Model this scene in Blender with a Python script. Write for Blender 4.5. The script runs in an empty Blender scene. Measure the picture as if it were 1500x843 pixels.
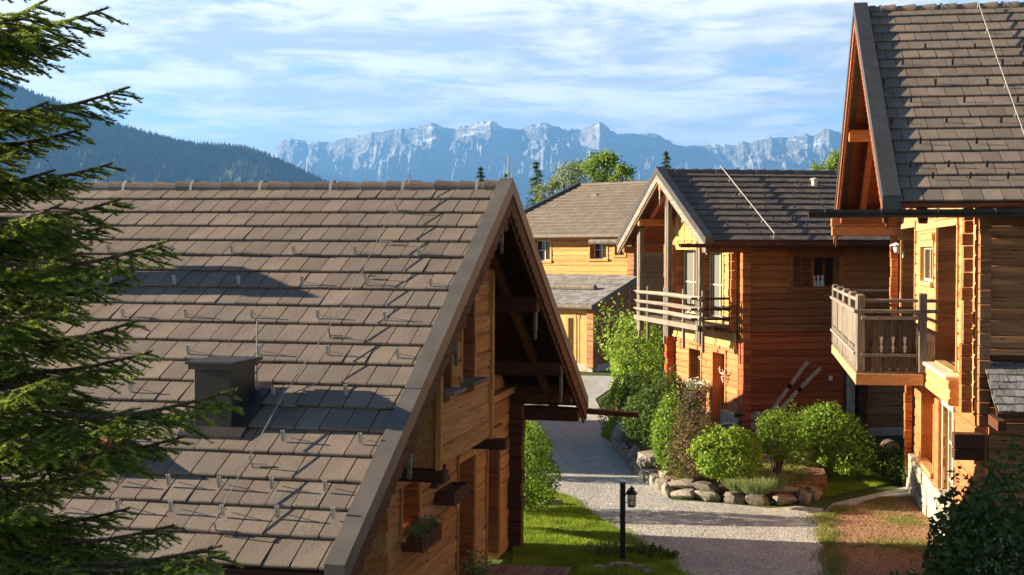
import bpy, bmesh, math, random
import numpy as np
from mathutils import Vector, Matrix
random.seed(7); rng = np.random.default_rng(7)
S = bpy.context.scene; C = S.collection
R = math.radians
# ------------------------------------------------------------------ camera, sky, sun, exposure
CAMH = 5.3; FPX = 2000.0; PITCH = math.atan((421.5-370)/FPX)
cd = bpy.data.cameras.new('camera'); cam = bpy.data.objects.new('camera', cd); C.objects.link(cam)
cam.location = (0, 0, CAMH); cam.rotation_euler = (R(90)-PITCH, 0, 0)
cd.sensor_width = 36; cd.lens = 36*FPX/1500; cd.clip_start = .1; cd.clip_end = 60000
S.camera = cam
SUN_EL = R(16); SUN_ROT = R(280.2)       # the sun stands low on the left, a little beyond the scene
sd = bpy.data.lights.new('sun', 'SUN'); sun = bpy.data.objects.new('sun', sd); C.objects.link(sun)
sd.energy = 5.0; sd.angle = R(.55); sd.color = (1.0, .84, .61)
tosun = Vector((math.sin(SUN_ROT)*math.cos(SUN_EL), math.cos(SUN_ROT)*math.cos(SUN_EL), math.sin(SUN_EL)))
sun.rotation_euler = tosun.to_track_quat('Z', 'Y').to_euler()
S.view_settings.view_transform = 'Standard'; S.view_settings.look = 'None'
S.view_settings.exposure = 2.15; S.view_settings.gamma = 1; S.view_settings.use_curve_mapping = False

def N(nt, t, **kw):
    n = nt.nodes.new(t)
    for k, v in kw.items():
        if k in n.inputs.keys() if isinstance(k, str) else False: n.inputs[k].default_value = v
        else: setattr(n, k, v)
    return n
def math_node(nt, op, a, b=None, c=None, clamp=False):
    n = nt.nodes.new('ShaderNodeMath'); n.operation = op; n.use_clamp = clamp
    for i, v in enumerate((a, b, c)):
        if v is None: continue
        if hasattr(v, 'default_value') or hasattr(v, 'is_linked'): nt.links.new(v, n.inputs[i])
        else: n.inputs[i].default_value = v
    return n.outputs[0]
def mixc(nt, f, a, b, mode='MIX'):
    n = nt.nodes.new('ShaderNodeMix'); n.data_type = 'RGBA'; n.blend_type = mode; n.clamp_factor = True
    for s, v in ((n.inputs['Factor'], f), (n.inputs[6], a), (n.inputs[7], b)):
        if hasattr(v, 'is_linked'): nt.links.new(v, s)
        elif isinstance(v, (int, float)): s.default_value = v
        else: s.default_value = (*v, 1)
    return n.outputs[2]
def noise(nt, vec, scale, detail=4, rough=.55, dist=0, out='Fac'):
    n = nt.nodes.new('ShaderNodeTexNoise'); n.inputs['Scale'].default_value = scale
    n.inputs['Detail'].default_value = detail; n.inputs['Roughness'].default_value = rough
    n.inputs['Distortion'].default_value = dist
    if vec is not None: nt.links.new(vec, n.inputs['Vector'])
    return n.outputs[out]
def mapping(nt, vec, scale=(1, 1, 1), loc=(0, 0, 0), rot=(0, 0, 0)):
    n = nt.nodes.new('ShaderNodeMapping'); nt.links.new(vec, n.inputs['Vector'])
    n.inputs['Scale'].default_value = scale; n.inputs['Location'].default_value = loc; n.inputs['Rotation'].default_value = rot
    return n.outputs[0]
def maprange(nt, v, a, b, c=0., d=1., smooth=True):
    n = nt.nodes.new('ShaderNodeMapRange'); nt.links.new(v, n.inputs[0])
    n.inputs[1].default_value = a; n.inputs[2].default_value = b; n.inputs[3].default_value = c; n.inputs[4].default_value = d
    n.interpolation_type = 'SMOOTHSTEP' if smooth else 'LINEAR'
    return n.outputs[0]

W = bpy.data.worlds.new('World'); S.world = W; W.use_nodes = True
nt = W.node_tree; nt.nodes.clear()
out = nt.nodes.new('ShaderNodeOutputWorld'); bg = nt.nodes.new('ShaderNodeBackground'); nt.links.new(bg.outputs[0], out.inputs[0])
sky = nt.nodes.new('ShaderNodeTexSky'); sky.sky_type = 'NISHITA'; sky.sun_disc = False
sky.sun_elevation = SUN_EL; sky.sun_rotation = SUN_ROT; sky.altitude = 900; sky.air_density = 1.0; sky.dust_density = .3; sky.ozone_density = 3.0
bg.inputs[1].default_value = .08
tc = nt.nodes.new('ShaderNodeTexCoord'); sp = nt.nodes.new('ShaderNodeSeparateXYZ'); nt.links.new(tc.outputs['Generated'], sp.inputs[0])
zz = math_node(nt, 'MAXIMUM', sp.outputs[2], 0.0)
den = math_node(nt, 'ADD', zz, .085)
cx = math_node(nt, 'DIVIDE', sp.outputs[0], den); cy = math_node(nt, 'DIVIDE', sp.outputs[1], den)
cb = nt.nodes.new('ShaderNodeCombineXYZ'); nt.links.new(cx, cb.inputs[0]); nt.links.new(cy, cb.inputs[1])
cv = mapping(nt, tc.outputs['Generated'], (3.6, 3.6, 21), (3.1, 1.7, .6), (0, R(-1.2), 0))
n1 = noise(nt, cv, 1.15, 10, .60, .45)
n2 = noise(nt, mapping(nt, cv, (1, 1, 1), (9.3, 4.2, 2)), 1.5, 8, .60, .5)
n3 = noise(nt, mapping(nt, cv, (1, 1, 1), (2.3, 14.2, 7)), 4.5, 8, .62, .6)
cover = maprange(nt, math_node(nt, 'MULTIPLY_ADD', n3, .22, n1), .44, .60)
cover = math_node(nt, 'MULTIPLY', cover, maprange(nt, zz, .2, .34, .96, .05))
# clouds: sunlit cream tops over blue grey undersides
lit = maprange(nt, math_node(nt, 'MULTIPLY_ADD', n3, .42, n2), .60, .84)
ccol = mixc(nt, lit, (2.1, 2.25, 2.6), (4.1, 3.95, 3.65))
blue = mixc(nt, .62, sky.outputs[0], (.85, 1.5, 2.6))
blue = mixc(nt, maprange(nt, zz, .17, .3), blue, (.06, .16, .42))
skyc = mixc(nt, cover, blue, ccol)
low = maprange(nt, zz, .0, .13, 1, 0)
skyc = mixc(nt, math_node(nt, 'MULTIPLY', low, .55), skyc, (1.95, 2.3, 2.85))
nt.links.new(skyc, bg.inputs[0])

# ------------------------------------------------------------------ pixel helpers: where a picture point meets a real plane
def ray(px, py):
    a = (px-750)/FPX; b = -(py-421.5)/FPX
    return Vector((a, math.cos(PITCH)+b*math.sin(PITCH), -math.sin(PITCH)+b*math.cos(PITCH)))
def G(px, py, z=0.):
    r = ray(px, py); t = (z-CAMH)/r.z
    return Vector((r.x*t, r.y*t, z))
def at(px, py, Y):
    r = ray(px, py); t = Y/r.y
    return Vector((r.x*t, Y, CAMH+r.z*t))

# ------------------------------------------------------------------ mesh building
SPLIT = {'log_ends', 'jamb', 'upper_log_ends', 'lower_log_ends', 'annex_log_ends', 'front_log_ends', 'bracket_logs', 'balcony_post', 'gable_post', 'purlin', 'corner_board', 'rafter', 'side_wall', 'log_walls', 'window_ornament', 'cutout_light',
         'lightning_rod', 'corner_post', 'bay_beam', 'side_rail', 'balcony_rail', 'ridge_clamp', 'gutter_bracket', 'wire_holder', 'deck_frame', 'eave_beam', 'tie_log', 'log_gutter', 'antlers', 'annex_base', 'stone_base', 'gable_boards', 'shutter', 'verge_board', 'balcony_beam', 'balcony_floor', 'lean_to_side'}
class MB:
    def __init__(s): s.v = []; s.f = []; s.r = []
    def add(s, vs, fs, rnd=None):
        b = len(s.v); s.v += [tuple(v) for v in vs]; s.f += [tuple(i+b for i in f) for f in fs]
        s.r += [random.random() if rnd is None else rnd]*len(fs)
    def box(s, x0, x1, y0, y1, z0, z1, rnd=None, M=None, bev=0):
        if bev:
            return s.cbox(x0, x1, y0, y1, z0, z1, bev, rnd, M)
        vs = [Vector((x, y, z)) for z in (z0, z1) for y in (y0, y1) for x in (x0, x1)]
        if M is not None: vs = [M @ v for v in vs]
        s.add(vs, [(0, 2, 3, 1), (4, 5, 7, 6), (0, 1, 5, 4), (2, 6, 7, 3), (0, 4, 6, 2), (1, 3, 7, 5)], rnd)
    def cbox(s, x0, x1, y0, y1, z0, z1, b, rnd=None, M=None):
        bm = bmesh.new(); bmesh.ops.create_cube(bm, size=1)
        for v in bm.verts: v.co = Vector(((x0+x1)/2+v.co.x*(x1-x0), (y0+y1)/2+v.co.y*(y1-y0), (z0+z1)/2+v.co.z*(z1-z0)))
        bmesh.ops.bevel(bm, geom=bm.edges[:], offset=b, segments=1, affect='EDGES')
        bm.verts.ensure_lookup_table()
        vs = [v.co.copy() for v in bm.verts]
        if M is not None: vs = [M @ v for v in vs]
        s.add(vs, [[v.index for v in f.verts] for f in bm.faces], rnd); bm.free()
    def beam(s, a, b, w, h, up=(0, 0, 1), rnd=None, bev=0):
        a = Vector(a); b = Vector(b); d = b-a; L = d.length; d.normalize(); u = Vector(up); sd_ = d.cross(u)
        if sd_.length < 1e-4: sd_ = d.cross(Vector((0, 1, 0)))
        sd_.normalize(); u = sd_.cross(d)
        M = Matrix((( *[d[0], sd_[0], u[0], a[0]],), (*[d[1], sd_[1], u[1], a[1]],), (*[d[2], sd_[2], u[2], a[2]],), (0, 0, 0, 1)))
        s.box(0, L, -w/2, w/2, -h/2, h/2, rnd, M, bev)
    def tube(s, pts, rad, n=8, rnd=None, cap=True):
        pts = [Vector(p) for p in pts]; rads = rad if isinstance(rad, (list, tuple)) else [rad]*len(pts)
        vs = []; fs = []
        for i, p in enumerate(pts):
            d = (pts[min(i+1, len(pts)-1)]-pts[max(i-1, 0)]).normalized()
            a = d.cross(Vector((0, 0, 1)))
            if a.length < .05: a = d.cross(Vector((0, 1, 0)))
            a.normalize(); b = d.cross(a)
            for k in range(n):
                t = 2*math.pi*k/n; vs.append(p+(a*math.cos(t)+b*math.sin(t))*rads[i])
        for i in range(len(pts)-1):
            for k in range(n): fs.append((i*n+k, i*n+(k+1) % n, (i+1)*n+(k+1) % n, (i+1)*n+k))
        if cap: fs.append(tuple(range(n-1, -1, -1))); fs.append(tuple((len(pts)-1)*n+k for k in range(n)))
        s.add(vs, fs, rnd)
    def lathe(s, prof, cen=(0, 0, 0), n=16, rnd=None):
        c = Vector(cen); vs = []; fs = []
        for (r, z) in prof:
            for k in range(n): t = 2*math.pi*k/n; vs.append(c+Vector((r*math.cos(t), r*math.sin(t), z)))
        for i in range(len(prof)-1):
            for k in range(n): fs.append((i*n+k, i*n+(k+1) % n, (i+1)*n+(k+1) % n, (i+1)*n+k))
        s.add(vs, fs, rnd)
    def prism(s, poly, a, b, axis, rnd=None):
        """poly: list of 2D points, extruded from a to b along axis"""
        def P(u, v, w):
            return {'x': (w, u, v), 'y': (u, w, v), 'z': (u, v, w)}[axis]
        n = len(poly)
        vs = [P(u, v, a) for u, v in poly]+[P(u, v, b) for u, v in poly]
        fs = [tuple(range(n)), tuple(range(2*n-1, n-1, -1))]+[(i, i+n, (i+1) % n+n, (i+1) % n) for i in range(n)]
        s.add(vs, fs, rnd)
    def clusters(s):
        """islands whose boxes (nearly) touch make one piece"""
        n = len(s.v); par = list(range(n))
        def fd(a):
            while par[a] != a: par[a] = par[par[a]]; a = par[a]
            return a
        for f in s.f:
            r0_ = fd(f[0])
            for i in f[1:]: par[fd(i)] = r0_
        V = np.array(s.v, float); ids = np.array([fd(i) for i in range(n)]); u, inv = np.unique(ids, return_inverse=True); m_ = len(u)
        lo = np.full((m_, 3), 1e9); hi = -lo; np.minimum.at(lo, inv, V); np.maximum.at(hi, inv, V)
        p2 = list(range(m_))
        def f2(a):
            while p2[a] != a: p2[a] = p2[p2[a]]; a = p2[a]
            return a
        for i in range(m_):
            t = np.where(np.all((lo[i]-.025 <= hi) & (hi[i]+.025 >= lo), axis=1))[0]
            for j in t: p2[f2(int(j))] = f2(i)
        return [f2(int(inv[f[0]])) for f in s.f]
    def build(s, name, mat, parent=None, smooth=False):
        if parent is not None and name in SPLIT and len(s.f) < 4000:
            c = s.clusters(); keys = sorted(set(c), key=c.index)
            if len(keys) > 1:
                objs = []
                for k in keys:
                    m = MB(); mp_ = {}
                    for f, r_, cc in zip(s.f, s.r, c):
                        if cc != k: continue
                        for i in f:
                            if i not in mp_: mp_[i] = len(m.v); m.v.append(s.v[i])
                        m.f.append(tuple(mp_[i] for i in f)); m.r.append(r_)
                    objs.append(m.build_one(name, mat, parent, smooth))
                return objs[0]
        return s.build_one(name, mat, parent, smooth)
    def build_one(s, name, mat, parent=None, smooth=False):
        me = bpy.data.meshes.new(name); me.from_pydata(s.v, [], s.f)
        at_ = me.attributes.new('rnd', 'FLOAT', 'FACE'); at_.data.foreach_set('value', s.r)
        bm = bmesh.new(); bm.from_mesh(me); bmesh.ops.recalc_face_normals(bm, faces=bm.faces); bm.to_mesh(me); bm.free()
        if smooth: me.polygons.foreach_set('use_smooth', [True]*len(me.polygons))
        me.materials.append(mat)
        o = bpy.data.objects.new(name, me); C.objects.link(o)
        if parent is not None: o.parent = parent
        return o
def arr_obj(name, V, F, mat, parent=None, rnd=None, smooth=False):
    """big meshes from numpy arrays; F is (n,3) or (n,4)"""
    me = bpy.data.meshes.new(name); nf, k = F.shape
    me.vertices.add(len(V)); me.vertices.foreach_set('co', np.ascontiguousarray(V, dtype=np.float32).ravel())
    me.loops.add(nf*k); me.loops.foreach_set('vertex_index', np.ascontiguousarray(F, dtype=np.int32).ravel())
    me.polygons.add(nf); me.polygons.foreach_set('loop_start', np.arange(0, nf*k, k, dtype=np.int32))
    me.update(calc_edges=True)
    if rnd is not None:
        a = me.attributes.new('rnd', 'FLOAT', 'FACE'); a.data.foreach_set('value', np.ascontiguousarray(rnd, dtype=np.float32))
    if smooth: me.polygons.foreach_set('use_smooth', np.ones(nf, dtype=bool))
    me.materials.append(mat); o = bpy.data.objects.new(name, me); C.objects.link(o)
    if parent is not None: o.parent = parent
    return o
def tag(o, label=None, cat=None, group=None, kind=None):
    for k, v in (('label', label), ('category', cat), ('group', group), ('kind', kind)):
        if v: o[k] = v
    return o
def empty(name, loc=(0, 0, 0), rz=0, label=None, cat=None, group=None, rot=None):
    o = bpy.data.objects.new(name, None); C.objects.link(o); o.location = loc; o.rotation_euler = rot or (0, 0, rz)
    o.empty_display_size = .3
    return tag(o, label, cat, group)
def copy_tree(o, parent=None):
    c = o.copy(); C.objects.link(c)
    if parent is not None: c.parent = parent
    for ch in [x for x in list(C.objects) if x.parent == o]: copy_tree(ch, c)
    return c

# ------------------------------------------------------------------ materials
def newmat(name):
    m = bpy.data.materials.new(name); m.use_nodes = True; nt = m.node_tree; nt.nodes.clear()
    o = nt.nodes.new('ShaderNodeOutputMaterial'); b = nt.nodes.new('ShaderNodeBsdfPrincipled'); nt.links.new(b.outputs[0], o.inputs[0])
    return m, nt, b, o
def bump(nt, b, h, strength=.4, dist=.02):
    n = nt.nodes.new('ShaderNodeBump'); n.inputs['Strength'].default_value = strength; n.inputs['Distance'].default_value = dist
    nt.links.new(h, n.inputs['Height']); nt.links.new(n.outputs[0], b.inputs['Normal'])
def rndout(nt):
    a = nt.nodes.new('ShaderNodeAttribute'); a.attribute_name = 'rnd'; return a.outputs['Fac']
def objco(nt): return nt.nodes.new('ShaderNodeTexCoord').outputs['Object']
def wood(name, dark, light, axis='y', rough=.75, grey=None, greyamt=.0, var=.5):
    m, nt, b, o = newmat(name); co = objco(nt); r = rndout(nt)
    sc = {'x': (.5, 9, 14), 'y': (9, .5, 14), 'z': (9, 9, .6)}[axis]
    sh = nt.nodes.new('ShaderNodeCombineXYZ')
    for i in range(3): nt.links.new(math_node(nt, 'MULTIPLY', r, (13.7, 17.3, 5.1)[i]), sh.inputs[i])
    va = nt.nodes.new('ShaderNodeVectorMath'); va.operation = 'ADD'; nt.links.new(co, va.inputs[0]); nt.links.new(sh.outputs[0], va.inputs[1])
    g = noise(nt, mapping(nt, va.outputs[0], sc), 1.6, 7, .62, 1.1)
    g2 = noise(nt, va.outputs[0], 2.2, 4, .6)
    f = maprange(nt, g, .33, .68)
    f = math_node(nt, 'ADD', math_node(nt, 'MULTIPLY', f, .6), math_node(nt, 'MULTIPLY', r, var*.8))
    c = mixc(nt, math_node(nt, 'MULTIPLY', f, .9), dark, light)
    if grey:
        gm = maprange(nt, math_node(nt, 'MULTIPLY_ADD', r, .25, g2), .52, .80)
        c = mixc(nt, math_node(nt, 'MULTIPLY', gm, greyamt), c, grey)
    crack = maprange(nt, noise(nt, mapping(nt, va.outputs[0], tuple(x*2.2 for x in sc)), 1.5, 3, .5, .4), .30, .36)
    c = mixc(nt, crack, tuple(x*.35 for x in dark), c)
    vo = nt.nodes.new('ShaderNodeTexVoronoi'); nt.links.new(mapping(nt, va.outputs[0], tuple(1+ (x-1)*.22 for x in sc)), vo.inputs['Vector']); vo.inputs['Scale'].default_value = 1.5
    kn = maprange(nt, vo.outputs['Distance'], .045, .11)
    c = mixc(nt, kn, tuple(x*.4 for x in dark), c)
    nt.links.new(c, b.inputs['Base Color']); b.inputs['Roughness'].default_value = rough
    b.inputs['Specular IOR Level'].default_value = .3
    bump(nt, b, math_node(nt, 'MULTIPLY_ADD', crack, .5, g), .55, .015)
    return m
def plain(name, col, rough=.6, metal=0, var=.12, scale=12, bumpv=.1, rv=.2):
    m, nt, b, o = newmat(name); co = objco(nt); r = rndout(nt)
    n = noise(nt, co, scale, 5, .6)
    lo = tuple(x*(1-var) for x in col); hi = tuple(min(1, x*(1+var)) for x in col)
    c = mixc(nt, maprange(nt, n, .3, .7), lo, hi)
    c = mixc(nt, math_node(nt, 'MULTIPLY', r, rv), c, tuple(x*.5 for x in col))
    nt.links.new(c, b.inputs['Base Color']); b.inputs['Roughness'].default_value = rough; b.inputs['Metallic'].default_value = metal
    if bumpv: bump(nt, b, n, bumpv, .01)
    return m
def tilemat(name, col):
    m, nt, b, o = newmat(name); co = objco(nt); r = rndout(nt)
    n = noise(nt, co, 2.0, 5, .6); n2 = noise(nt, mapping(nt, co, (1, 1, 1)), 26, 4, .65); n4 = noise(nt, co, 90, 3, .7)
    c = mixc(nt, r, tuple(x*.78 for x in col), tuple(x*1.22 for x in col))
    c = mixc(nt, maprange(nt, n, .35, .7), c, (col[0]*.86, col[1]*.92, col[2]*1.0))
    c = mixc(nt, math_node(nt, 'MULTIPLY', maprange(nt, n2, .5, .75), .45), c, tuple(x*.55 for x in col))
    c = mixc(nt, math_node(nt, 'MULTIPLY', maprange(nt, n4, .66, .74), .6), c, tuple(min(1, x*2.0) for x in col))
    n5 = noise(nt, mapping(nt, co, (3.5, .7, .7)), 1.6, 6, .7)
    c = mixc(nt, math_node(nt, 'MULTIPLY', maprange(nt, n5, .56, .72), .38), c, (col[0]*.42, col[1]*.44, col[2]*.44))
    nt.links.new(c, b.inputs['Base Color']); b.inputs['Roughness'].default_value = .72
    b.inputs['Specular IOR Level'].default_value = .35
    bump(nt, b, math_node(nt, 'MULTIPLY_ADD', n4, .35, n2), .3, .012)
    return m
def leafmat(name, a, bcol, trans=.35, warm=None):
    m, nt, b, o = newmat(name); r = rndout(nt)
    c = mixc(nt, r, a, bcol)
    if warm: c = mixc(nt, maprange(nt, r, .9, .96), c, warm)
    nt.links.new(c, b.inputs['Base Color']); b.inputs['Roughness'].default_value = .55; b.inputs['Specular IOR Level'].default_value = .25
    t = nt.nodes.new('ShaderNodeBsdfTranslucent'); nt.links.new(mixc(nt, .5, c, (.25, .4, .04)) if trans > .2 else c, t.inputs[0])
    mx = nt.nodes.new('ShaderNodeMixShader'); mx.inputs[0].default_value = trans
    nt.links.new(b.outputs[0], mx.inputs[1]); nt.links.new(t.outputs[0], mx.inputs[2]); nt.links.new(mx.outputs[0], o.inputs[0])
    return m
M_ = {}
M_['tile'] = tilemat('roof_tile', (.205, .158, .122))
M_['tile_far'] = tilemat('roof_tile_pale', (.19, .148, .112))
M_['tile_dark'] = tilemat('roof_tile_shaded', (.15, .112, .088))  # same brown tile, darkness of a slope in grazing sun put into the colour
M_['trim'] = plain('trim_metal', (.17, .145, .122), .5, .35, .15, 3, .05)
M_['trim_dark'] = plain('dark_metal', (.075, .07, .066), .45, .5, .2, 4, .05)
M_['steel'] = plain('bare_steel', (.62, .60, .56), .4, .35, .1, 8, 0)
M_['wire'] = plain('aluminium_wire', (.42, .40, .37), .5, .5, .1, 8, 0)
M_['wood_Ly'] = wood('old_spruce_log', (.28, .100, .026), (.74, .36, .115), 'y', grey=(.30, .20, .13), greyamt=.3)
M_['wood_Lx'] = wood('old_spruce_log_cross', (.14, .04, .013), (.42, .14, .045), 'x')
M_['wood_Lz'] = wood('upright_spruce_board', (.24, .095, .024), (.72, .36, .10), 'z')
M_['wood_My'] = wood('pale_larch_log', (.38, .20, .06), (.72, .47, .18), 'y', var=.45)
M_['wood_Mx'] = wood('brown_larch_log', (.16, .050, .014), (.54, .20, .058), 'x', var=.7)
M_['wood_Mr'] = wood('red_larch_log', (.21, .040, .011), (.60, .145, .040), 'x', var=.6)
M_['wood_Mry'] = wood('orange_larch_log', (.30, .10, .035), (.55, .25, .09), 'y', var=.5)
M_['wood_Mz'] = wood('pale_larch_board', (.30, .17, .05), (.66, .46, .18), 'z')
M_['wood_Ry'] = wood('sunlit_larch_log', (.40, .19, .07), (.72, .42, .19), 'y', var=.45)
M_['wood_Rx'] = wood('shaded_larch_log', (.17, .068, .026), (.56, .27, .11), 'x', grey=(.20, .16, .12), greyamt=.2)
M_['wood_Rz'] = wood('upright_larch_board', (.30, .13, .03), (.60, .30, .08), 'z')
M_['wood_By'] = wood('yellow_larch_log', (.38, .17, .045), (.70, .40, .13), 'x', var=.5)
M_['wood_Bz'] = wood('yellow_larch_board', (.40, .22, .07), (.70, .45, .17), 'z')
M_['grey'] = wood('weathered_wood', (.08, .062, .048), (.32, .27, .22), 'z', .85)
M_['greyx'] = wood('weathered_rail', (.10, .08, .06), (.42, .36, .30), 'x', .85)
M_['greyy'] = wood('weathered_pole', (.12, .095, .07), (.38, .33, .27), 'y', .85)
M_['dark'] = wood('dark_beam', (.035, .012, .006), (.14, .045, .018), 'x')
M_['darky'] = wood('dark_rafter', (.05, .016, .007), (.20, .07, .025), 'y')
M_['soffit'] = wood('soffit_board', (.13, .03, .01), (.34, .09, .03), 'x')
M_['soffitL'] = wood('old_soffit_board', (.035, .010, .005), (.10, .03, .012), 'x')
M_['shingle'] = wood('weathered_shingle', (.09, .085, .085), (.30, .29, .29), 'y', .85, var=.9)
M_['frame'] = plain('pale_window_frame', (.55, .42, .24), .6, 0, .15, 9)
M_['cream'] = plain('cream_paint', (.72, .62, .42), .7, 0, .1, 9)
M_['white'] = plain('white_enamel', (.78, .77, .73), .5, 0, .05, 9, 0)
M_['curtain'] = plain('curtain_cloth', (.13, .135, .11), .9, 0, .1, 20)
M_['black'] = plain('black_iron', (.018, .018, .02), .45, .6, .2, 9, .05)
M_['bark'] = plain('bark', (.10, .065, .045), .95, 0, .4, 30, .8)
M_['bone'] = plain('pale_antler', (.66, .58, .45), .7, 0, .15, 14)
M_['terracotta'] = plain('dark_planter', (.12, .09, .075), .8, 0, .2, 14)
g_, gnt, gb, go_ = newmat('window_glass'); gb.inputs['Base Color'].default_value = (.02, .024, .028, 1); gb.inputs['Roughness'].default_value = .06; gb.inputs['Specular IOR Level'].default_value = .8
M_['glass'] = g_
g_, gnt, gb, go_ = newmat('lamp_glass'); gb.inputs['Base Color'].default_value = (.8, .74, .6, 1); gb.inputs['Roughness'].default_value = .15; gb.inputs['Transmission Weight'].default_value = .6
M_['lampglass'] = g_
def stonemat(name, a, b2):
    m, nt, b, o = newmat(name); co = objco(nt); r = rndout(nt)
    n = noise(nt, co, 5, 8, .65); n2 = noise(nt, co, 30, 4, .6)
    c = mixc(nt, maprange(nt, n, .3, .7), a, b2); c = mixc(nt, math_node(nt, 'MULTIPLY', r, .45), c, tuple(x*.5 for x in a))
    nt.links.new(c, b.inputs['Base Color']); b.inputs['Roughness'].default_value = .9
    bump(nt, b, math_node(nt, 'MULTIPLY_ADD', n2, .4, n), .7, .04); return m
M_['stone'] = stonemat('field_stone', (.15, .13, .105), (.36, .32, .26))
M_['plinth'] = stonemat('plinth_stone', (.34, .29, .22), (.60, .53, .42))
M_['chim'] = plain('chimney_sheet', (.05, .042, .037), .42, .35, .25, 2.2, .08)

# ------------------------------------------------------------------ ground sheets
def groundmat(name, cols, scale, bscale, bstr, rough=.95, speck=None, bd=.03):
    m, nt, b, o = newmat(name); co = objco(nt)
    n = noise(nt, co, scale, 7, .62); n2 = noise(nt, co, bscale, 5, .7); n3 = noise(nt, mapping(nt, co, (1.6, .35, 1), (0, 0, 0), (0, 0, R(12))), .7, 5, .65)
    c = mixc(nt, maprange(nt, n, .32, .68), cols[0], cols[1])
    c = mixc(nt, math_node(nt, 'MULTIPLY', maprange(nt, n3, .42, .62), .8), c, cols[2])
    if speck:
        v = nt.nodes.new('ShaderNodeTexVoronoi'); nt.links.new(co, v.inputs['Vector']); v.inputs['Scale'].default_value = bscale*.8
        s2 = nt.nodes.new('ShaderNodeSeparateColor'); nt.links.new(v.outputs['Color'], s2.inputs[0])
        c = mixc(nt, maprange(nt, s2.outputs[0], .1, .9), mixc(nt, .55, c, tuple(x*.45 for x in cols[0])), mixc(nt, .5, c, speck))
        h = math_node(nt, 'MULTIPLY_ADD', v.outputs['Distance'], -.8, n2)
    else: h = n2
    nt.links.new(c, b.inputs['Base Color']); b.inputs['Roughness'].default_value = rough; b.inputs['Specular IOR Level'].default_value = .15
    bump(nt, b, h, bstr, bd); return m
M_['gravel'] = groundmat('road_gravel', ((.45, .435, .405), (.60, .585, .55), (.34, .33, .31)), 1.6, 34, .6, speck=(.60, .58, .54), bd=.012)
M_['turf'] = groundmat('turf', ((.07, .11, .014), (.12, .19, .022), (.09, .14, .02)), 3, 30, .8)
M_['earth'] = groundmat('bark_mulch', ((.10, .06, .035), (.24, .155, .09), (.13, .09, .05)), 5, 26, .9, speck=(.45, .27, .16), bd=.04)
M_['meadow'] = groundmat('meadow', ((.04, .07, .015), (.08, .12, .025), (.07, .09, .03)), .05, 2, .5)
def sheet(name, pts, z, mat, nz=0, sub=0):
    bm = bmesh.new(); vs = [bm.verts.new((p[0], p[1], z)) for p in pts]; bm.faces.new(vs)
    bmesh.ops.triangulate(bm, faces=bm.faces[:])
    me = bpy.data.meshes.new(name); bmesh.ops.recalc_face_normals(bm, faces=bm.faces[:])
    if bm.faces[:] and sum(f.normal.z for f in bm.faces) < 0: bmesh.ops.reverse_faces(bm, faces=bm.faces[:])
    bm.to_mesh(me); bm.free(); me.materials.append(mat)
    o = bpy.data.objects.new(name, me); C.objects.link(o); return tag(o, kind='structure')
sheet('ground', [(-20000, -3000), (20000, -3000), (20000, 20000), (-20000, 20000)], -.012, M_['meadow'])
def gpts(l): return [G(*p)[:2] for p in l]
road_px = [(1228, 860), (1222, 800), (1214, 768), (1205, 745), (1165, 742), (1130, 745), (1060, 738), (985, 733), (960, 716), (935, 694), (912, 664), (902, 640), (896, 618), (880, 600), (872, 585), (900, 566), (935, 552)]
road_l = [(700, 548), (640, 590), (600, 640), (700, 660), (790, 690), (805, 722), (838, 738), (880, 768), (935, 800), (985, 835), (1003, 860)]
rp = gpts(road_px)+gpts(road_l)
rp = [(5.2, 12)]+rp+[(2.6, 12)]
sheet('gravel_road', rp, .004, M_['gravel'])
sheet('lawn', gpts([(1003, 862), (985, 835), (935, 800), (880, 768), (838, 738), (805, 722), (790, 700), (730, 690), (700, 760), (690, 862)]), .008, M_['turf'])
sheet('mulch_slope', gpts([(1205, 760), (1240, 745), (1290, 730), (1340, 728), (1460, 800), (1560, 1000), (1290, 1000), (1228, 862), (1214, 800)]), .008, M_['earth'])
sheet('back_lawn', gpts([(1165, 735), (1150, 700), (1170, 672), (1345, 672), (1345, 705), (1290, 712), (1220, 728)]), .006, M_['turf'])
sheet('door_path', gpts([(1205, 752), (1220, 738), (1290, 722), (1335, 712), (1340, 728), (1290, 736), (1240, 750)]), .0095, M_['gravel'])
# ------------------------------------------------------------------ houses: local x along the ridge, local y away from the camera
class House:
    def __init__(s, px, Y, theta, label, tilt=0.):
        s.th = R(theta); s.X = Vector((math.cos(s.th), -math.sin(s.th), 0)); s.Yd = Vector((math.sin(s.th), math.cos(s.th), 0))
        s.O = Vector(((px-750)/FPX*Y, Y, 0))
        s.root = empty('log_house', s.O, label=label, cat='house', rot=(0, R(tilt), -s.th))
    def w(s, x, y, z): return s.O+s.X*x+s.Yd*y+Vector((0, 0, z))
    def pick(s, px, py, axis, val):
        r = ray(px, py); n = {'x': s.X, 'y': s.Yd, 'z': Vector((0, 0, 1))}[axis]; o = Vector((0, 0, CAMH))
        t = (val-(o-s.O).dot(n))/r.dot(n); P = o+r*t-s.O
        return Vector((P.dot(s.X), P.dot(s.Yd), P.z))
    def roofpick(s, px, py, zr, k, lift=0.):      # near slope z = zr + k*y (y<0)
        r = ray(px, py); o = Vector((0, 0, CAMH))-s.O
        ox, oy, oz = o.dot(s.X), o.dot(s.Yd), o.z; dx, dy, dz = r.dot(s.X), r.dot(s.Yd), r.z
        t = (zr+lift+k*oy-oz)/(dz-k*dy); return Vector((ox+dx*t, oy+dy*t, oz+dz*t))
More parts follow.
